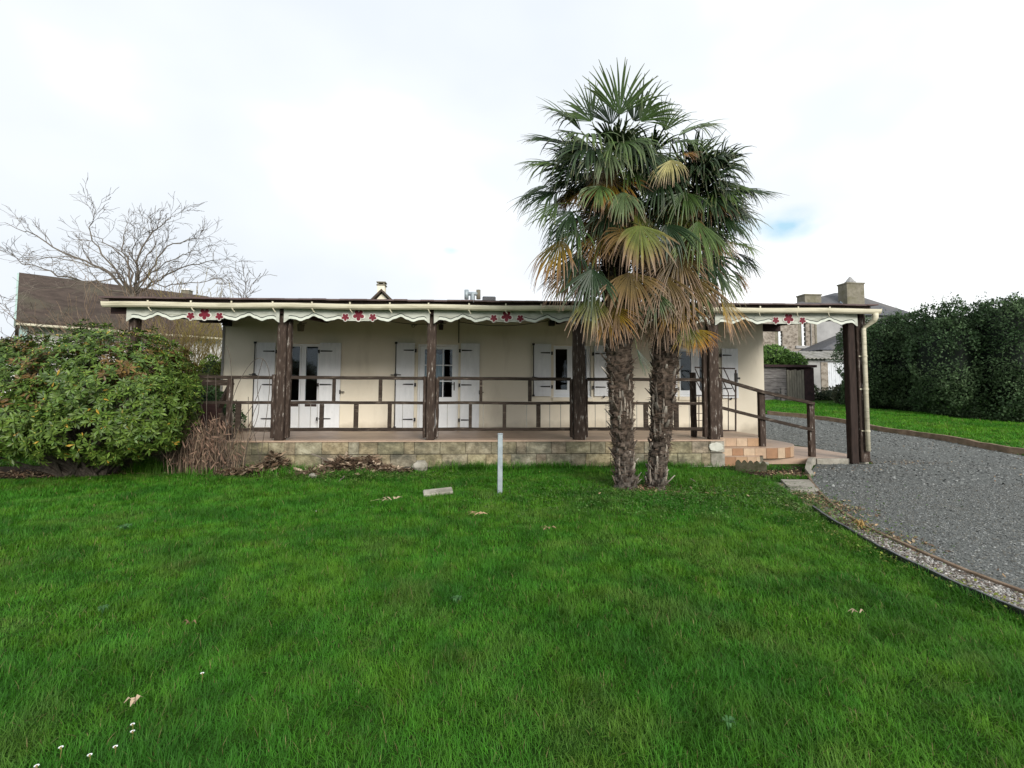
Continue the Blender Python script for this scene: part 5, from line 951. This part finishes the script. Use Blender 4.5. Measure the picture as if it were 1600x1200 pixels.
for pp in ([(348, 735), (356, 660), (366, 612), (385, 575), (402, 558), (415, 562), (423, 590), (418, 640), (411, 690), (404, 735)], [(330, 735), (318, 690), (300, 640), (268, 610)], [(352, 730), (372, 665), (398, 630), (408, 602)], [(372, 735), (392, 680), (407, 640), (400, 600), (411, 560)], [(345, 730), (338, 660), (337, 590)], [(362, 725), (363, 640), (361, 560), (354, 540)], [(320, 735), (300, 668), (262, 640)], [(340, 730), (320, 660), (308, 600)], [(380, 735), (388, 690), (388, 620)], [(325, 735), (322, 640), (325, 585)], [(410, 735), (400, 690), (392, 655), (404, 628)], [(310, 720), (298, 690), (297, 640)]): cane(pp, 9.25, .0055)
tag(mb.build('bare_canes', 'bark', fixn=False), 'thin bare arching canes rising in front of the left shutter', 'canes')

# ================================================================ trees and bushes behind, left
def grow(mb, p, d, L_, r, depth, maxd, rmin=.007, spread=.55, up=.06, dens=1.0):
    n = 5; pts_ = [Vector(p)]; dd = Vector(d).normalized(); rs = [r]; kids = []
    for i in range(n):
        dd = (dd+Vector((random.gauss(0, .13), random.gauss(0, .13), random.gauss(up, .10)))).normalized(); pts_.append(pts_[-1]+dd*L_/n); rs.append(max(rmin, r*(1-.55*(i+1)/n)))
        if depth < maxd and i >= 1: kids.append((pts_[-1], Vector(dd), rs[-1]))
    mb.tube(pts_, rs, 5 if r > .02 else 3, cap=False)
    if depth < maxd:
        for q, dq, rq in kids:
            for _ in range(1 if random.random() < dens else 0):
                ax = Vector((random.gauss(0, 1), random.gauss(0, 1), random.gauss(0, .7))).cross(dq).normalized(); nd = (dq+ax*random.uniform(spread*.7, spread*1.9)).normalized(); grow(mb, q, nd, L_*random.uniform(.45, .78), max(rmin, rq*.62), depth+1, maxd, rmin, spread, up, dens)
def bare_tree(name, label, base, fork, limbs, Y, r0, mname, maxd, rmin, seed, L_=1.5, spread=.5, up=.05, cat='tree', dens=.55, sq=1.0):
    random.seed(seed); t = thing(name, label, cat, base); limbs = [([(x_, 462+(y_-462)*sq) for x_, y_ in q_], w_, e_*.62) for q_, w_, e_ in limbs]; mb = MB(); b = Vector(base); f = Vector(fork); mb.tube([b, b.lerp(f, .5)+Vector((.06, 0, 0)), f], [r0*1.2, r0, r0*.85], 9); mb.build('trunk', mname, t)
    mb = MB()
    for tgt, dy, rr_ in limbs:
        e_ = atY(tgt[-1][0], tgt[-1][1], Y+dy); pts_ = [f]+[atY(px, py, Y+dy*(k+1)/len(tgt)) for k, (px, py) in enumerate(tgt)]; n = len(pts_); fine = []
        for a, b2_ in zip(pts_[:-1], pts_[1:]):
            for q in range(4): fine.append(a.lerp(b2_, q/4)+Vector([random.gauss(0, .035) for _ in range(3)]))
        fine.append(pts_[-1]); m_ = len(fine); rs = [max(rmin, rr_*(1-.85*i/(m_-1))) for i in range(m_)]; mb.tube(fine, rs, 6, cap=False)
        for i in range(2, m_):
            for _ in range(1 if random.random() < .8 else 2):
                dq = (fine[i]-fine[i-1]).normalized(); ax = Vector((random.gauss(0, 1), random.gauss(0, 1), random.gauss(0, .8))).cross(dq).normalized(); nd = (dq+ax*random.uniform(.4, 1.2)+Vector((0, 0, .15))).normalized(); grow(mb, fine[i], nd, L_*random.uniform(.5, 1.0), max(rmin, rs[i]*.55), 1, maxd, rmin, spread, up, dens)
    mb.build('branches', mname, t, fixn=False); return t
YT = 17.0; fk = atY(208, 462, YT); gb_ = (fk.x, YT, float(T(fk.x, YT)))
limbs = [([(170, 400), (140, 345), (150, 300)], -.5, .06), ([(165, 415), (100, 380), (45, 345), (8, 326)], .6, .075), ([(150, 440), (90, 425), (40, 400), (2, 372)], -.8, .06), ([(200, 400), (190, 360), (200, 325)], .8, .055), ([(215, 400), (232, 350), (262, 322), (274, 310)], -.3, .06), ([(232, 415), (262, 370), (300, 355), (335, 353)], .9, .055),
         ([(250, 430), (290, 405), (330, 400), (358, 410)], -.8, .05), ([(205, 405), (165, 360), (125, 345)], 1.2, .055), ([(222, 410), (245, 365), (235, 330)], 1.4, .05), ([(185, 420), (130, 400), (75, 390), (20, 398)], -1.5, .05), ([(240, 440), (300, 440), (345, 430), (352, 445)], 1.0, .04), ([(195, 430), (120, 440), (60, 450), (25, 470)], -1.6, .045), ([(215, 420), (205, 380), (220, 345)], -1.2, .05), ([(235, 420), (285, 385), (310, 378)], -1.5, .045)]
bare_tree('bare_tree', 'large leafless spreading tree behind the left end of the bungalow', gb_, fk, limbs, YT, .13, 'bark_pale', 3, .0052, 23, .72, up=.0, sq=.84, dens=.6)
f2 = atY(385, 500, 20.0); bare_tree('bare_tree', 'small bare tree top showing just above the roof, right of the big one', (f2.x, 20, float(T(0, 20))), f2, [([(382, 470), (372, 452), (350, 440)], 0, .03), ([(388, 465), (392, 445), (408, 432)], .4, .03), ([(384, 465), (384, 440), (380, 425)], -.3, .025)], 20, .05, 'bark_pale', 2, .009, 4, .6)
f3 = atY(15, 540, 15.0); bare_tree('bare_tree', 'thin bare branches at the far left edge beyond the bush', (f3.x-.6, 15, float(T(0, 15))), f3, [([(25, 510), (20, 490), (5, 475)], 0, .02), ([(40, 520), (70, 505), (100, 492)], -.4, .02)], 15, .03, 'bark_pale', 2, .0055, 6, .5)
def brush(name, label, px0, px1, pyt, Y, mname, n, seed, h=None, depth=2, base_r=.02, cat='shrub', fill_=None):
    random.seed(seed); a, b = atY(px0, 600, Y).x, atY(px1, 600, Y).x; zt = atY((px0+px1)/2, pyt, Y).z; z0 = float(T(0, Y)); t = thing(name, label, cat, ((a+b)/2, Y, z0)); mb = MB()
    for k in range(n):
        p = Vector((random.uniform(a, b), Y+random.uniform(-.6, .6), z0)); H_ = (zt-z0)*random.uniform(.6, 1.0); grow(mb, p+Vector((0, 0, H_*.25)), (random.gauss(0, .25), random.gauss(0, .25), 1), H_*.7, base_r, 0, depth, .006, .4, .12); mb.tube([p, p+Vector((0, 0, H_*.25))], [base_r*1.3, base_r], 4, cap=False)
    mb.build('branches', mname, t, fixn=False); return t
brush('bare_shrub', 'brown leafless shrub behind the roof corner, left of the golden one', 205, 262, 498, 14.5, 'twig_brown', 26, 8)
brush('bare_shrub', 'golden yellow mossy bare shrub seen under the left valance', 262, 322, 500, 15.2, 'twig_gold', 24, 9)
brush('bare_shrub', 'low brown bare shrub in front of the far left house', 118, 205, 512, 15.6, 'twig_brown', 20, 19)
brush('bare_shrub', 'thin mossy shrub close to the left wall of the bungalow', 318, 346, 520, 16.5, 'twig_gold', 7, 10, depth=2)

# ---- leafy masses
def hedge(name, label, boxes, dens, s, cols, cat='hedge', mname='leaf_dull', seed=0, core=(.012, .028, .010), lump=.12, ztaper=0, shoots=0, asp=1.0):
    """boxes: ellipsoids (cx, cy, cz, rx, ry, rz, power); leaves over lumpy inner twig mass"""
    t = thing(name, label, cat, (boxes[0][0], boxes[0][1], float(T(0, boxes[0][1])))); Ls = []; mb = MB(); mb.smooth = True
    for (cx, cy, cz, rx, ry, rz, pw) in boxes:
        area = 4*math.pi*((rx*ry)**1.6/3+(rx*rz)**1.6/3+(ry*rz)**1.6/3)**(1/1.6); n = int(area*dens)
        v = rng.normal(size=(n, 3)); v /= np.linalg.norm(v, axis=1, keepdims=True); sq = np.sign(v)*np.abs(v)**pw; sq /= (np.abs(sq)**(2/pw)).sum(1, keepdims=True)**(pw/2) if pw != 1 else 1
        bm_ = 1+lump*(vn(v[:, 0]*rx*1.0+cx+v[:, 1]*ry, v[:, 2]*rz+cz, 1.3)-.5)*2+lump*.6*(vn(v[:, 0]*rx+cx-v[:, 1]*ry, v[:, 2]*rz, 3.1)-.5)*2; rad = (1-rng.gamma(1.2, .05, n))[:, None]*bm_[:, None]
        p = np.array([cx, cy, cz])+sq*np.array([rx, ry, rz])*rad; k = p[:, 2] > T(p[:, 0], p[:, 1])+.02; p = p[k]; m_ = len(p); nn = (v/np.array([rx, ry, rz]))[k]; nn /= np.linalg.norm(nn, axis=1, keepdims=True)
        d = rng.normal(size=(m_, 3))*.8+nn*.5+np.array([0, 0, .45]); A = frames(d, nn+rng.normal(0, .6, (m_, 3)))*(s*rng.uniform(.6, 1.4, m_))[:, None, None]
        tn = vn(p[:, 0]+p[:, 1], p[:, 2], 1.6)[:, None]; c = (np.array([cols[0]])*(1-tn)+np.array([cols[1]])*tn)*rng.uniform(.45, 1.5, (m_, 1))
        Ls.append(scat([(0, 0, 0), (-.26*asp, .45, .05), (.26*asp, .45, .05), (0, 1, 0)], [(0, 2, 1), (1, 2, 3)], A, p, c))
        if shoots:
            q = np.where((nn[:, 2] > .55))[0]; q = rng.choice(q, min(len(q), shoots), replace=False) if len(q) else q
            for i in q:
                h = rng.uniform(.15, .55); mm_ = 14; pp = p[i]+np.stack([rng.normal(0, .03, mm_), rng.normal(0, .03, mm_), np.linspace(0, h, mm_)], 1); A2 = frames(rng.normal(size=(mm_, 3))+np.array([0, 0, .6]), rng.normal(size=(mm_, 3)))*(s*.8); Ls.append(scat([(0, 0, 0), (-.26*asp, .45, .05), (.26*asp, .45, .05), (0, 1, 0)], [(0, 2, 1), (1, 2, 3)], A2, pp, np.array([cols[1]])*rng.uniform(.6, 1.3, (mm_, 1))))
        # inner mass
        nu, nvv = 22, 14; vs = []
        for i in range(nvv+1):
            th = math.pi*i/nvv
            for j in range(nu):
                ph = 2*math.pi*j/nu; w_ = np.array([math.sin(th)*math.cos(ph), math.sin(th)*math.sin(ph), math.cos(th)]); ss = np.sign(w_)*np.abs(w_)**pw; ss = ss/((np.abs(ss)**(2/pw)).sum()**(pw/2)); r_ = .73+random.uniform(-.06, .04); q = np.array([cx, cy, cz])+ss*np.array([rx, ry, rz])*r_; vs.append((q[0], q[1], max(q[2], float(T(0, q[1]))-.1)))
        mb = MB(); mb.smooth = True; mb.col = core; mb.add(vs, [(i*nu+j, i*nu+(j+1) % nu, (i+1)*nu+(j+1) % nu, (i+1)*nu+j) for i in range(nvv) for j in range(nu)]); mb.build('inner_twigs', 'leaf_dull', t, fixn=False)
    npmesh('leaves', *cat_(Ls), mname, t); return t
# tall dark hedge on the right
random.seed(44); bx = []; hs = [(p.x, p.y) for p in HL]+[(HL[-1].x+2.5, HL[-1].y-2.2), (HL[-1].x+5, HL[-1].y-4.6)]
tops = [(1352, 510), (1385, 487), (1420, 492), (1455, 478), (1490, 470), (1525, 455), (1560, 452), (1600, 450)]
hd = dense(hs, 1.6)
for i, (x, y) in enumerate(hd):
    pxx = 800+FPX*(Vector((x, y, 0)).dot(CR)/Vector((x, y, 0)).dot(CF)); pyt = np.interp(pxx, [p[0] for p in tops], [p[1] for p in tops]); yc = y+1.2; xc = x+.9
    zt = EYE+(atY(pxx, pyt, y+.9).z-EYE); z0 = float(T(0, yc)); hz = zt-z0; yc += random.uniform(-.3, .35); bx.append((xc, yc, z0+hz*.47, 1.45, 1.35, hz*.52+random.uniform(-.12, .2), .68))
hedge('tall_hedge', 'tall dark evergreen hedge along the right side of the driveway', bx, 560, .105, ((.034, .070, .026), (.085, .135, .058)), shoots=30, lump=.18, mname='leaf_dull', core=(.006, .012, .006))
# clipped hedge and dark bushes left
a, b = atY(288, 580, 14.2), atY(352, 580, 14.2); zt = atY(320, 569, 14.2).z; z0 = float(T(0, 14.2)); hedge('clipped_hedge', 'clipped olive green hedge seen left of the bungalow wall', [((a.x+b.x)/2, 14.4, (z0+zt)/2, (b.x-a.x)/2+.3, .5, (zt-z0)/2, .3)], 900, .05, ((.075, .085, .012), (.14, .15, .022)), lump=.02, core=(.05, .055, .01))
hedge('dark_bush', 'dark green bush under the clipped hedge by the side railing', [(atY(315, 600, 11.5).x, 11.6, .75, .75, .6, .85, .9), (atY(285, 600, 11.5).x, 11.8, .6, .6, .6, .8, .9)], 420, .08, ((.02, .05, .015), (.05, .10, .03)))
hedge('green_shrub', 'light green shrub beside the golden bare shrub', [(atY(332, 560, 15).x, 15.0, atY(332, 566, 15).z-.5, .35, .4, .75, 1)], 500, .07, ((.08, .14, .02), (.14, .20, .04)))
hedge('far_bush', 'dark bush behind the rhododendron, under the far left house', [(atY(160, 560, 16.5).x, 16.8, 1.3, 2.2, .8, 1.25, .9), (atY(240, 560, 16.5).x, 17, 1.2, 1.6, .8, 1.35, .9)], 160, .11, ((.04, .055, .02), (.09, .10, .035)))

# ================================================================ houses behind
def quadprism(mb, a, b, z0, z1, th): # wall between two ground points
    a = Vector(a); b = Vector(b); d = (b-a).normalized(); n_ = Vector((-d.y, d.x, 0))*th; mb.prism([(a.x, a.y, z0), (b.x, b.y, z0), (b.x+n_.x, b.y+n_.y, z0), (a.x+n_.x, a.y+n_.y, z0)], (0, 0, z1-z0))
# far left house with the long brown roof
H1 = thing('brown_roof_house', 'white house with long brown tiled roof and pale green gable at the far left', 'house', (-20, 20, .6))
E0 = atY(33, 503.5, 17.2); dv = Vector((math.sin(R(48.5)), math.cos(R(48.5)), 0)); gv = Vector((-dv.y, dv.x, 0)); Lh = 19.0; zE = E0.z; Gd = 2.6
for k_ in range(60, 260):
    q_ = E0+dv*(k_*.1); e_ = q_-Vector((0, 0, EYE)); Lh = k_*.1
    if 800+FPX*e_.dot(CR)/e_.dot(CF) > 296: break
ez = E0; R0 = None; ry = ray(28, 430.5); w2 = E0+gv*Gd      # ridge end above the middle of the gable
t_ = (w2-Vector((0, 0, EYE))).dot(dv)/ry.dot(dv); zR = EYE+ry.z*(w2-Vector((0, 0, 0))).xy.length/ry.xy.length; zR = max(zE+1.5, zR)
mb = MB(); g0_ = float(T(0, E0.y)); p1, p2, p3, p4 = E0, E0+dv*Lh, E0+dv*Lh+gv*2*Gd, E0+gv*2*Gd; ins = gv*.35
mb.prism([(p.x, p.y, g0_-1) for p in (p1+ins+dv*.15, p2+ins, p3-ins, p4-ins+dv*.15)], (0, 0, zE-g0_+1.05)); mb.build('wall', 'pale_render', H1)
mb = MB(); q1 = E0+gv*.1; q3 = E0+gv*(2*Gd-.1); mid_ = E0+gv*Gd; mb.prism([(q1.x, q1.y, zE-1.5), (q3.x, q3.y, zE-1.5), (q3.x, q3.y, zE+.05), (mid_.x, mid_.y, zR-.1), (q1.x, q1.y, zE+.05)], tuple(dv*.16)); mb.build('gable', 'green_clad', H1)
mb = MB(); o = -dv*.12; up_ = Vector((0, 0, 1)); ra = mid_+o; rb = mid_+dv*Lh; ra.z = rb.z = zR; ea = E0+o-gv*.15; eb = E0+dv*Lh-gv*.15; ea.z = eb.z = zE-.08; fa = E0+gv*(2*Gd+.15)+o; fb = fa+dv*(Lh+.12); fa.z = fb.z = zE-.08
for s0, s1, s2, s3 in ((ea, eb, rb, ra), (ra, rb, fb, fa)): mb.prism([s0, s1, s2, s3], (0, 0, .12))
mb.build('roof', 'tile_roof', H1); mb = MB(); mb.tube([ea+Vector((0, 0, 0)), eb], .045, 6); mb.build('gutter', 'cream_pvc', H1); mb = MB(); mb.beam(ea+o*.2, ra+o*.2, .05, .2); mb.build('barge_board', 'green_clad', H1)
c = atY(292, 461, 30); mb = MB(); mb.b2(c.x-.22, c.x+.22, 29.8, 30.2, 3, c.z+.25); mb.build('shaft', 'chimney', None) if 0 else None
H0 = thing('small_chimney_house', 'small ochre chimney poking above the roof line at the left', 'house', (c.x, 30, 1.3)); mb.build('chimney', 'chimney', H0)
mb = MB(); mb.b2(c.x-.27, c.x+.27, 29.75, 30.25, c.z+.26, c.z+.34); mb.build('chimney_cap', 'pvc', H0)
mb = MB(); mb.prism([(c.x-4, 29, 1.2), (c.x+1.6, 29, 1.2), (c.x+1.6, 29, 4.6), (c.x-1.2, 29, 6.2), (c.x-4, 29, 4.6)], (0, 4, 0)); mb.build('wall', 'pale_render', H0)
# low roofs at the far left edge and behind the shrubs
def simple_house(name, label, px0, px1, pye, pyr, Y, wm, rm, hip=.3, wins=()):
    a = atY(px0, pye, Y); b = atY(px1, pye, Y); z0 = float(T(0, Y))-.1; zr = atY((px0+px1)/2, pyr, Y+2.5).z; t = thing(name, label, 'house', ((a.x+b.x)/2, Y, z0)); mb = MB(); mb.b2(a.x, b.x, Y, Y+5, z0, a.z-.02); mb.build('wall', wm, t)
    h = (b.x-a.x)*hip/2; o = .25; vs = [(a.x-o, Y-o, a.z), (b.x+o, Y-o, a.z), (b.x+o, Y+5+o, a.z), (a.x-o, Y+5+o, a.z), (a.x+h, Y+2.5, zr), (b.x-h, Y+2.5, zr)]; mb = MB(); mb.add(vs, [(0, 1, 5, 4), (1, 2, 5), (2, 3, 4, 5), (3, 0, 4), (3, 2, 1, 0)]); mb.build('roof', rm, t)
    for (wa, wb, wt, wbm) in wins: p = atY(wa, wt, Y-.03); q = atY(wb, wbm, Y-.03); mb = MB(); mb.b2(p.x, q.x, Y-.04, Y-.003, q.z, p.z); f = mb.build('window', 'pvc', t); mb = MB(); mb.b2(p.x+.1, q.x-.1, Y-.05, Y-.041, q.z+.1, p.z-.1); mb.build('pane', 'slate', f)
    return t
simple_house('low_house', 'low house with red brown roof at the far left edge behind the bush', -60, 30, 548, 524, 26, 'pale_render', 'tile_roof', .6)
simple_house('low_house', 'small house glimpsed between the golden shrub and bungalow wall', 318, 352, 547, 528, 36, 'pale_render', 'tile_roof', .2, ((334, 338, 549, 556),))
simple_house('low_house', 'pale house glimpsed behind the brown shrub under the left valance', 225, 300, 548, 532, 33, 'pale_render', 'tile_roof', .3, ((235, 241, 551, 559), (262, 268, 551, 559), (283, 289, 551, 559)))
# gable with chimney above the bungalow roof
Y = 34; c = lambda px, py, yy=Y: atY(px, py, yy); G = thing('gable_house', 'cream gable and chimney of a house just above the bungalow roof', 'house', (c(597, 500).x, Y, 1.3))
a, b, r = c(574, 472), c(620, 472), c(597, 455); mb = MB(); mb.prism([(a.x+.3, Y, 1.3), (b.x-.3, Y, 1.3), (b.x-.3, Y, a.z-.15), (r.x, Y, r.z-.15), (a.x+.3, Y, a.z-.15)], (0, 7, 0)); mb.build('wall', 'render', G)
mb = MB()
for s0 in (a, b): mb.prism([(s0.x, Y-.3, s0.z-.3), (r.x, Y-.3, r.z-.06), (r.x, Y-.3, r.z+.12), (s0.x, Y-.3, s0.z-.12)], (0, 7.5, 0))
mb.build('roof', 'tile_roof', G)
p, q = c(586.5, 460), c(598.5, 443); CH = MB(); CH.b2(p.x, q.x, Y+.6, Y+1.2, 5, q.z); o = CH.build('chimney', 'render', G); mb = MB(); mb.b2(p.x-.06, q.x+.06, Y+.55, Y+1.25, q.z+.001, q.z+.08); mb.b2(p.x+.02, p.x+.1, Y+.6, Y+1.2, q.z+.081, q.z+.2); mb.b2(q.x-.1, q.x-.02, Y+.6, Y+1.2, q.z+.081, q.z+.2); mb.b2(p.x-.06, q.x+.06, Y+.55, Y+1.25, q.z+.201, q.z+.27); mb.build('chimney_cap', 'chimney', o)
# stone house on the right
Y = 36; c = lambda px, py, yy=Y: atY(px, py, yy); SH = thing('stone_house', 'two storey stone house with hipped slate roof and square chimneys', 'house', (c(1250, 600).x, Y, 1.3))
x0 = c(1150, 600).x; x1 = c(1278, 600).x; x2 = c(1395, 600).x; ze_ = c(1250, 489).z; wn_ = [(1211, 1222.5, 517, 541), (1247, 1259.5, 505, 540)]
mb = MB(); xs = x0
for (wa, wb, wt, wbm) in wn_:
    a, b = c(wa, 525).x, c(wb, 525).x; zt, zb = c(wa, wt).z, c(wa, wbm).z; mb.b2(xs, a, Y, Y+.4, 0, ze_); mb.b2(a, b, Y, Y+.4, 0, zb); mb.b2(a, b, Y, Y+.4, zt, ze_); xs = b
mb.b2(xs, x1, Y, Y+.4, 0, ze_); mb.b2(x0, x1, Y+7.6, Y+8, 0, ze_); mb.b2(x0, x0+.4, Y+.4, Y+7.6, 0, ze_); mb.build('wall', 'rubble', SH)
mb = MB(); mb.b2(x1+.001, x2, Y-.02, Y+8, 0, ze_); mb.build('rendered_wall', 'grey_render', SH); mb = MB(); mb.b2(x1-.12, x1+.02, Y-.05, Y-.021, 1, ze_-.1); mb.build('corner_trim', 'chimney', SH)
mb = MB(); mb.b2(x0+.5, x1-.1, Y+.8, Y+1, 1, ze_); mb.build('room_lining', 'dark_room', SH)
for (wa, wb, wt, wbm) in wn_:
    a, b = c(wa, 525).x, c(wb, 525).x; zt, zb = c(wa, wt).z, c(wa, wbm).z; mb = MB(); m2 = a+(b-a)*.52
    mb.b2(a, m2, Y+.1, Y+.16, zb, zt); w_ = mb.build('window', 'chimney', SH); mb = MB(); mb.b2(m2, m2+.16, Y+.05, Y+.16, zb, zt)
    for k in range(5): mb.b2(m2+.16, b, Y+.11, Y+.15, zb+(zt-zb)*k/5-.025+.03, zb+(zt-zb)*k/5+.025+.03)
    mb.build('frame', 'pvc', w_); mb = MB(); mb.b2(m2+.161, b, Y+.16, Y+.17, zb, zt); mb.build('pane', 'glass', w_); mb = MB(); mb.b2(a-.25, b+.25, Y-.1, Y-.003, zb-.22, zb-.02); mb.build('sill', 'grey_render', w_)
pk0, pk1 = c(1305, 457.5, Y+4), c(1328, 457.5, Y+4); lo = c(1185, 489, Y-.4); rt_ = c(1440, 489, Y-.4); mb = MB(); zl = lo.z
vs = [(lo.x, Y-.4, zl), (rt_.x, Y-.4, zl), (rt_.x, Y+8.4, zl), (lo.x, Y+8.4, zl), (pk0.x, Y+4, pk0.z), (pk1.x, Y+4, pk0.z)]; mb.add(vs, [(0, 1, 5, 4), (1, 2, 5), (2, 3, 4, 5), (3, 0, 4), (3, 2, 1, 0)]); rf = mb.build('roof', 'slate', SH)
for px0, px1, pyt, dY in ((1323, 1350, 443, 1.2), (1257.5, 1283, 461, 1.8)):
    a, b = c(px0, pyt, Y+dY), c(px1, pyt, Y+dY); mb = MB(); mb.b2(a.x, b.x, Y+dY, Y+dY+1.0, 5.5, a.z); o = mb.build('chimney', 'chimney', rf); mb = MB(); mb.b2(a.x-.05, b.x+.05, Y+dY-.05, Y+dY+1.05, a.z+.001, a.z+.1); mb.build('chimney_cap', 'chimney', rf)
a, b = c(1327, 440, Y+1.2), c(1344, 433, Y+1.2); mb = MB(); mb.tube([((a.x+b.x)/2, Y+1.7, a.z-.15), ((a.x+b.x)/2, Y+1.7, a.z+.1)], [.42, .40], 10); mb.tube([((a.x+b.x)/2, Y+1.7, a.z+.1), ((a.x+b.x)/2, Y+1.7, b.z+.12)], [.36, .06], 10); mb.build('chimney_pot', 'grey_render', rf)
a = c(1317, 477, Y+2); mb = MB(); q = Vector((a.x, Y+1.6, a.z)); mb.prism([q+Vector((-.3, 0, -.15)), q+Vector((.3, 0, -.15)), q+Vector((.3, .35, .25)), q+Vector((-.3, .35, .25))], (0, -.06, .06)); mb.build('skylight', 'curtain', rf)
mb = MB(); a = c(1266, 500); mb.tube([(a.x, Y-.06, 2.2), (a.x, Y-.06, ze_-.2)], .05, 6); mb.build('downpipe', 'grey_rod', SH)
# slate lean-to and outbuilding
Y = 33; LT = thing('slate_outbuilding', 'dark slate roofed outbuilding in front of the grey rendered wall', 'outbuilding', (c(1340, 600, Y).x, Y, 1.3)); a = c(1281, 546.5, Y); b = c(1430, 546.5, Y); t1_ = c(1365, 500, Y+3); mb = MB(); mb.b2(a.x+.2, b.x, Y, Y+5, .8, a.z-.05); mb.build('wall', 'grey_render', LT)
mb = MB(); mb.add([(a.x, Y-.1, a.z), (b.x, Y-.1, a.z), (b.x, Y+5, a.z), (a.x, Y+5, a.z), (t1_.x, Y+2.5, t1_.z), (b.x-.5, Y+2.5, t1_.z)], [(0, 1, 5, 4), (1, 2, 5), (2, 3, 4, 5), (3, 0, 4), (3, 2, 1, 0)]); mb.build('roof', 'slate', LT)
Y = 29; c = lambda px, py, yy=29: atY(px, py, yy); GO = thing('garage', 'old garage with mossy corrugated roof and white plank door', 'garage', (c(1310, 600).x, Y, 1.2)); z0 = 1.2
dx0, dx1 = c(1294, 600).x, c(1338, 600).x; zt = c(1310, 566).z; xw0, xw1 = c(1262, 600).x, c(1420, 600).x; zw = c(1300, 560).z
mb = MB(); mb.b2(xw0, dx0, Y, Y+.3, .8, zw); mb.b2(dx0, dx1, Y, Y+.3, zt, zw); mb.b2(dx1, xw1, Y, Y+.3, .8, zw); mb.b2(xw0, xw0+.3, Y+.3, Y+4.5, .8, zw); mb.build('wall', 'grey_render', GO)
mb = MB(); mb.b2(c(1283, 600).x, dx0-.01, Y-.04, Y-.002, z0, zw-.25); mb.build('stone_pier', 'rubble', GO)
mb = MB()
for i in range(14): mb.b2(dx0+(dx1-dx0)*i/14+.006, dx0+(dx1-dx0)*(i+1)/14-.006, Y+.02+.006*(i % 2), Y+.08, z0+.1, zt-.02)
mb.build('door', 'white_old', GO); mb = MB(); mb.b2(dx0-.2, dx1+.2, Y-.08, Y-.045, zt+.08, zt+.2); mb.build('lintel', 'pvc', GO)
mb = MB(); ra0, ra1 = c(1250, 600).x, xw1; ztop = atY(1300, 549, Y+2).z; vs = []; n = 90
for i in range(n+1):
    xx = ra0+(ra1-ra0)*i/n; w_ = .045*math.sin(i*1.9); vs += [(xx, Y-.35, zw+.0+w_), (xx, Y+2.3, ztop+w_), (xx, Y-.35, zw-.05+w_), (xx, Y+2.3, ztop-.05+w_)]
mb.add(vs, [f for i in range(n) for f in ((i*4, i*4+4, i*4+5, i*4+1), (i*4+2, i*4+3, i*4+7, i*4+6), (i*4, i*4+2, i*4+6, i*4+4))]); mb.build('roof', 'corrugated', GO)
# wooden shed with ivy
Y = 26.5; c = lambda px, py, yy=26.5: atY(px, py, yy); SD = thing('wooden_shed', 'grey weathered wooden shed half hidden by the bungalow corner', 'shed', (c(1220, 600).x, Y, 1.05)); z0 = float(T(0, Y)); zt = c(1220, 570).z; xa, xb, xc, xd = c(1165, 600).x, c(1229, 600).x, c(1256, 600).x, c(1271, 600).x
mb = MB(); n = 9
for i in range(n): mb.b2(xa, xb, Y+.01*(i % 2), Y+.08, z0+(zt-.15-z0)*i/n+.008, z0+(zt-.15-z0)*(i+1)/n-.008)
mb.build('plank_wall', 'shed_wood', SD); mb = MB()
for i in range(7): mb.b2(xb+(xc-xb)*i/7+.012, xb+(xc-xb)*(i+1)/7-.012, Y-.05+.01*(i % 2), Y+.02, z0, zt-.3+random.uniform(-.04, .04))
mb.build('plank_door', 'shed_plank', SD)
mb = MB(); mb.b2(xa, xc, Y+.1, Y+2.4, z0, zt-.16); mb.b2(xc+.01, xd, Y-.06, Y+2.4, z0, zt-.16); mb.build('side_panel', 'shed_dark', SD); mb = MB(); mb.b2(xa-.1, xd+.1, Y-.2, Y+2.5, zt-.14, zt); mb.build('roof', 'shed_dark', SD)
mb = MB(); mb.b2(c(1212, 600).x, c(1217, 600).x, Y-.5, Y-.35, z0, c(1214, 606).z); tag(mb.build('garden_post', 'shed_wood'), 'short grey post leaning on the wooden shed', 'post')
hedge('ivy_bush', 'bright green leafy bush growing on top of the wooden shed', [(c(1215, 600).x, Y+.9, zt+.45, 1.35, .9, .72, 1), (c(1250, 600).x, Y+.9, zt+.2, .8, .8, .5, 1), (c(1190, 600).x, Y+.9, zt+.4, .9, .8, .8, 1)], 300, .17, ((.06, .13, .025), (.16, .26, .06)), cat='bush', asp=.8)
hedge('ivy', 'dark ivy climbing the garage pier beside the shed', [(c(1276, 600).x, 28.4, 2.2, .45, .4, 1.5, .9), (c(1285, 600).x, 28.2, 1.7, .8, .4, .95, .9)], 350, .13, ((.02, .05, .015), (.05, .10, .03)), cat='ivy')
hedge('bramble', 'low dark bramble bush at the foot of the tall hedge, by the white door', [(c(1328, 600, 24.5).x, 24.5, 1.45, .9, .6, .75, 1), (c(1352, 600, 23.5).x, 23.6, 1.5, 1.0, .8, 1.1, 1), (c(1300, 600, 27).x, 27.2, 1.35, 1.1, .5, .5, 1)], 260, .11, ((.05, .055, .03), (.10, .11, .06)), cat='bush')
hedge('far_hedge', 'distant hedge top seen between the stone house and tall hedge', [(atY(1450, 600, 40).x, 41, 4.0, 5.5, 2, 3.9, .7)], 40, .25, ((.03, .05, .02), (.05, .08, .03)))
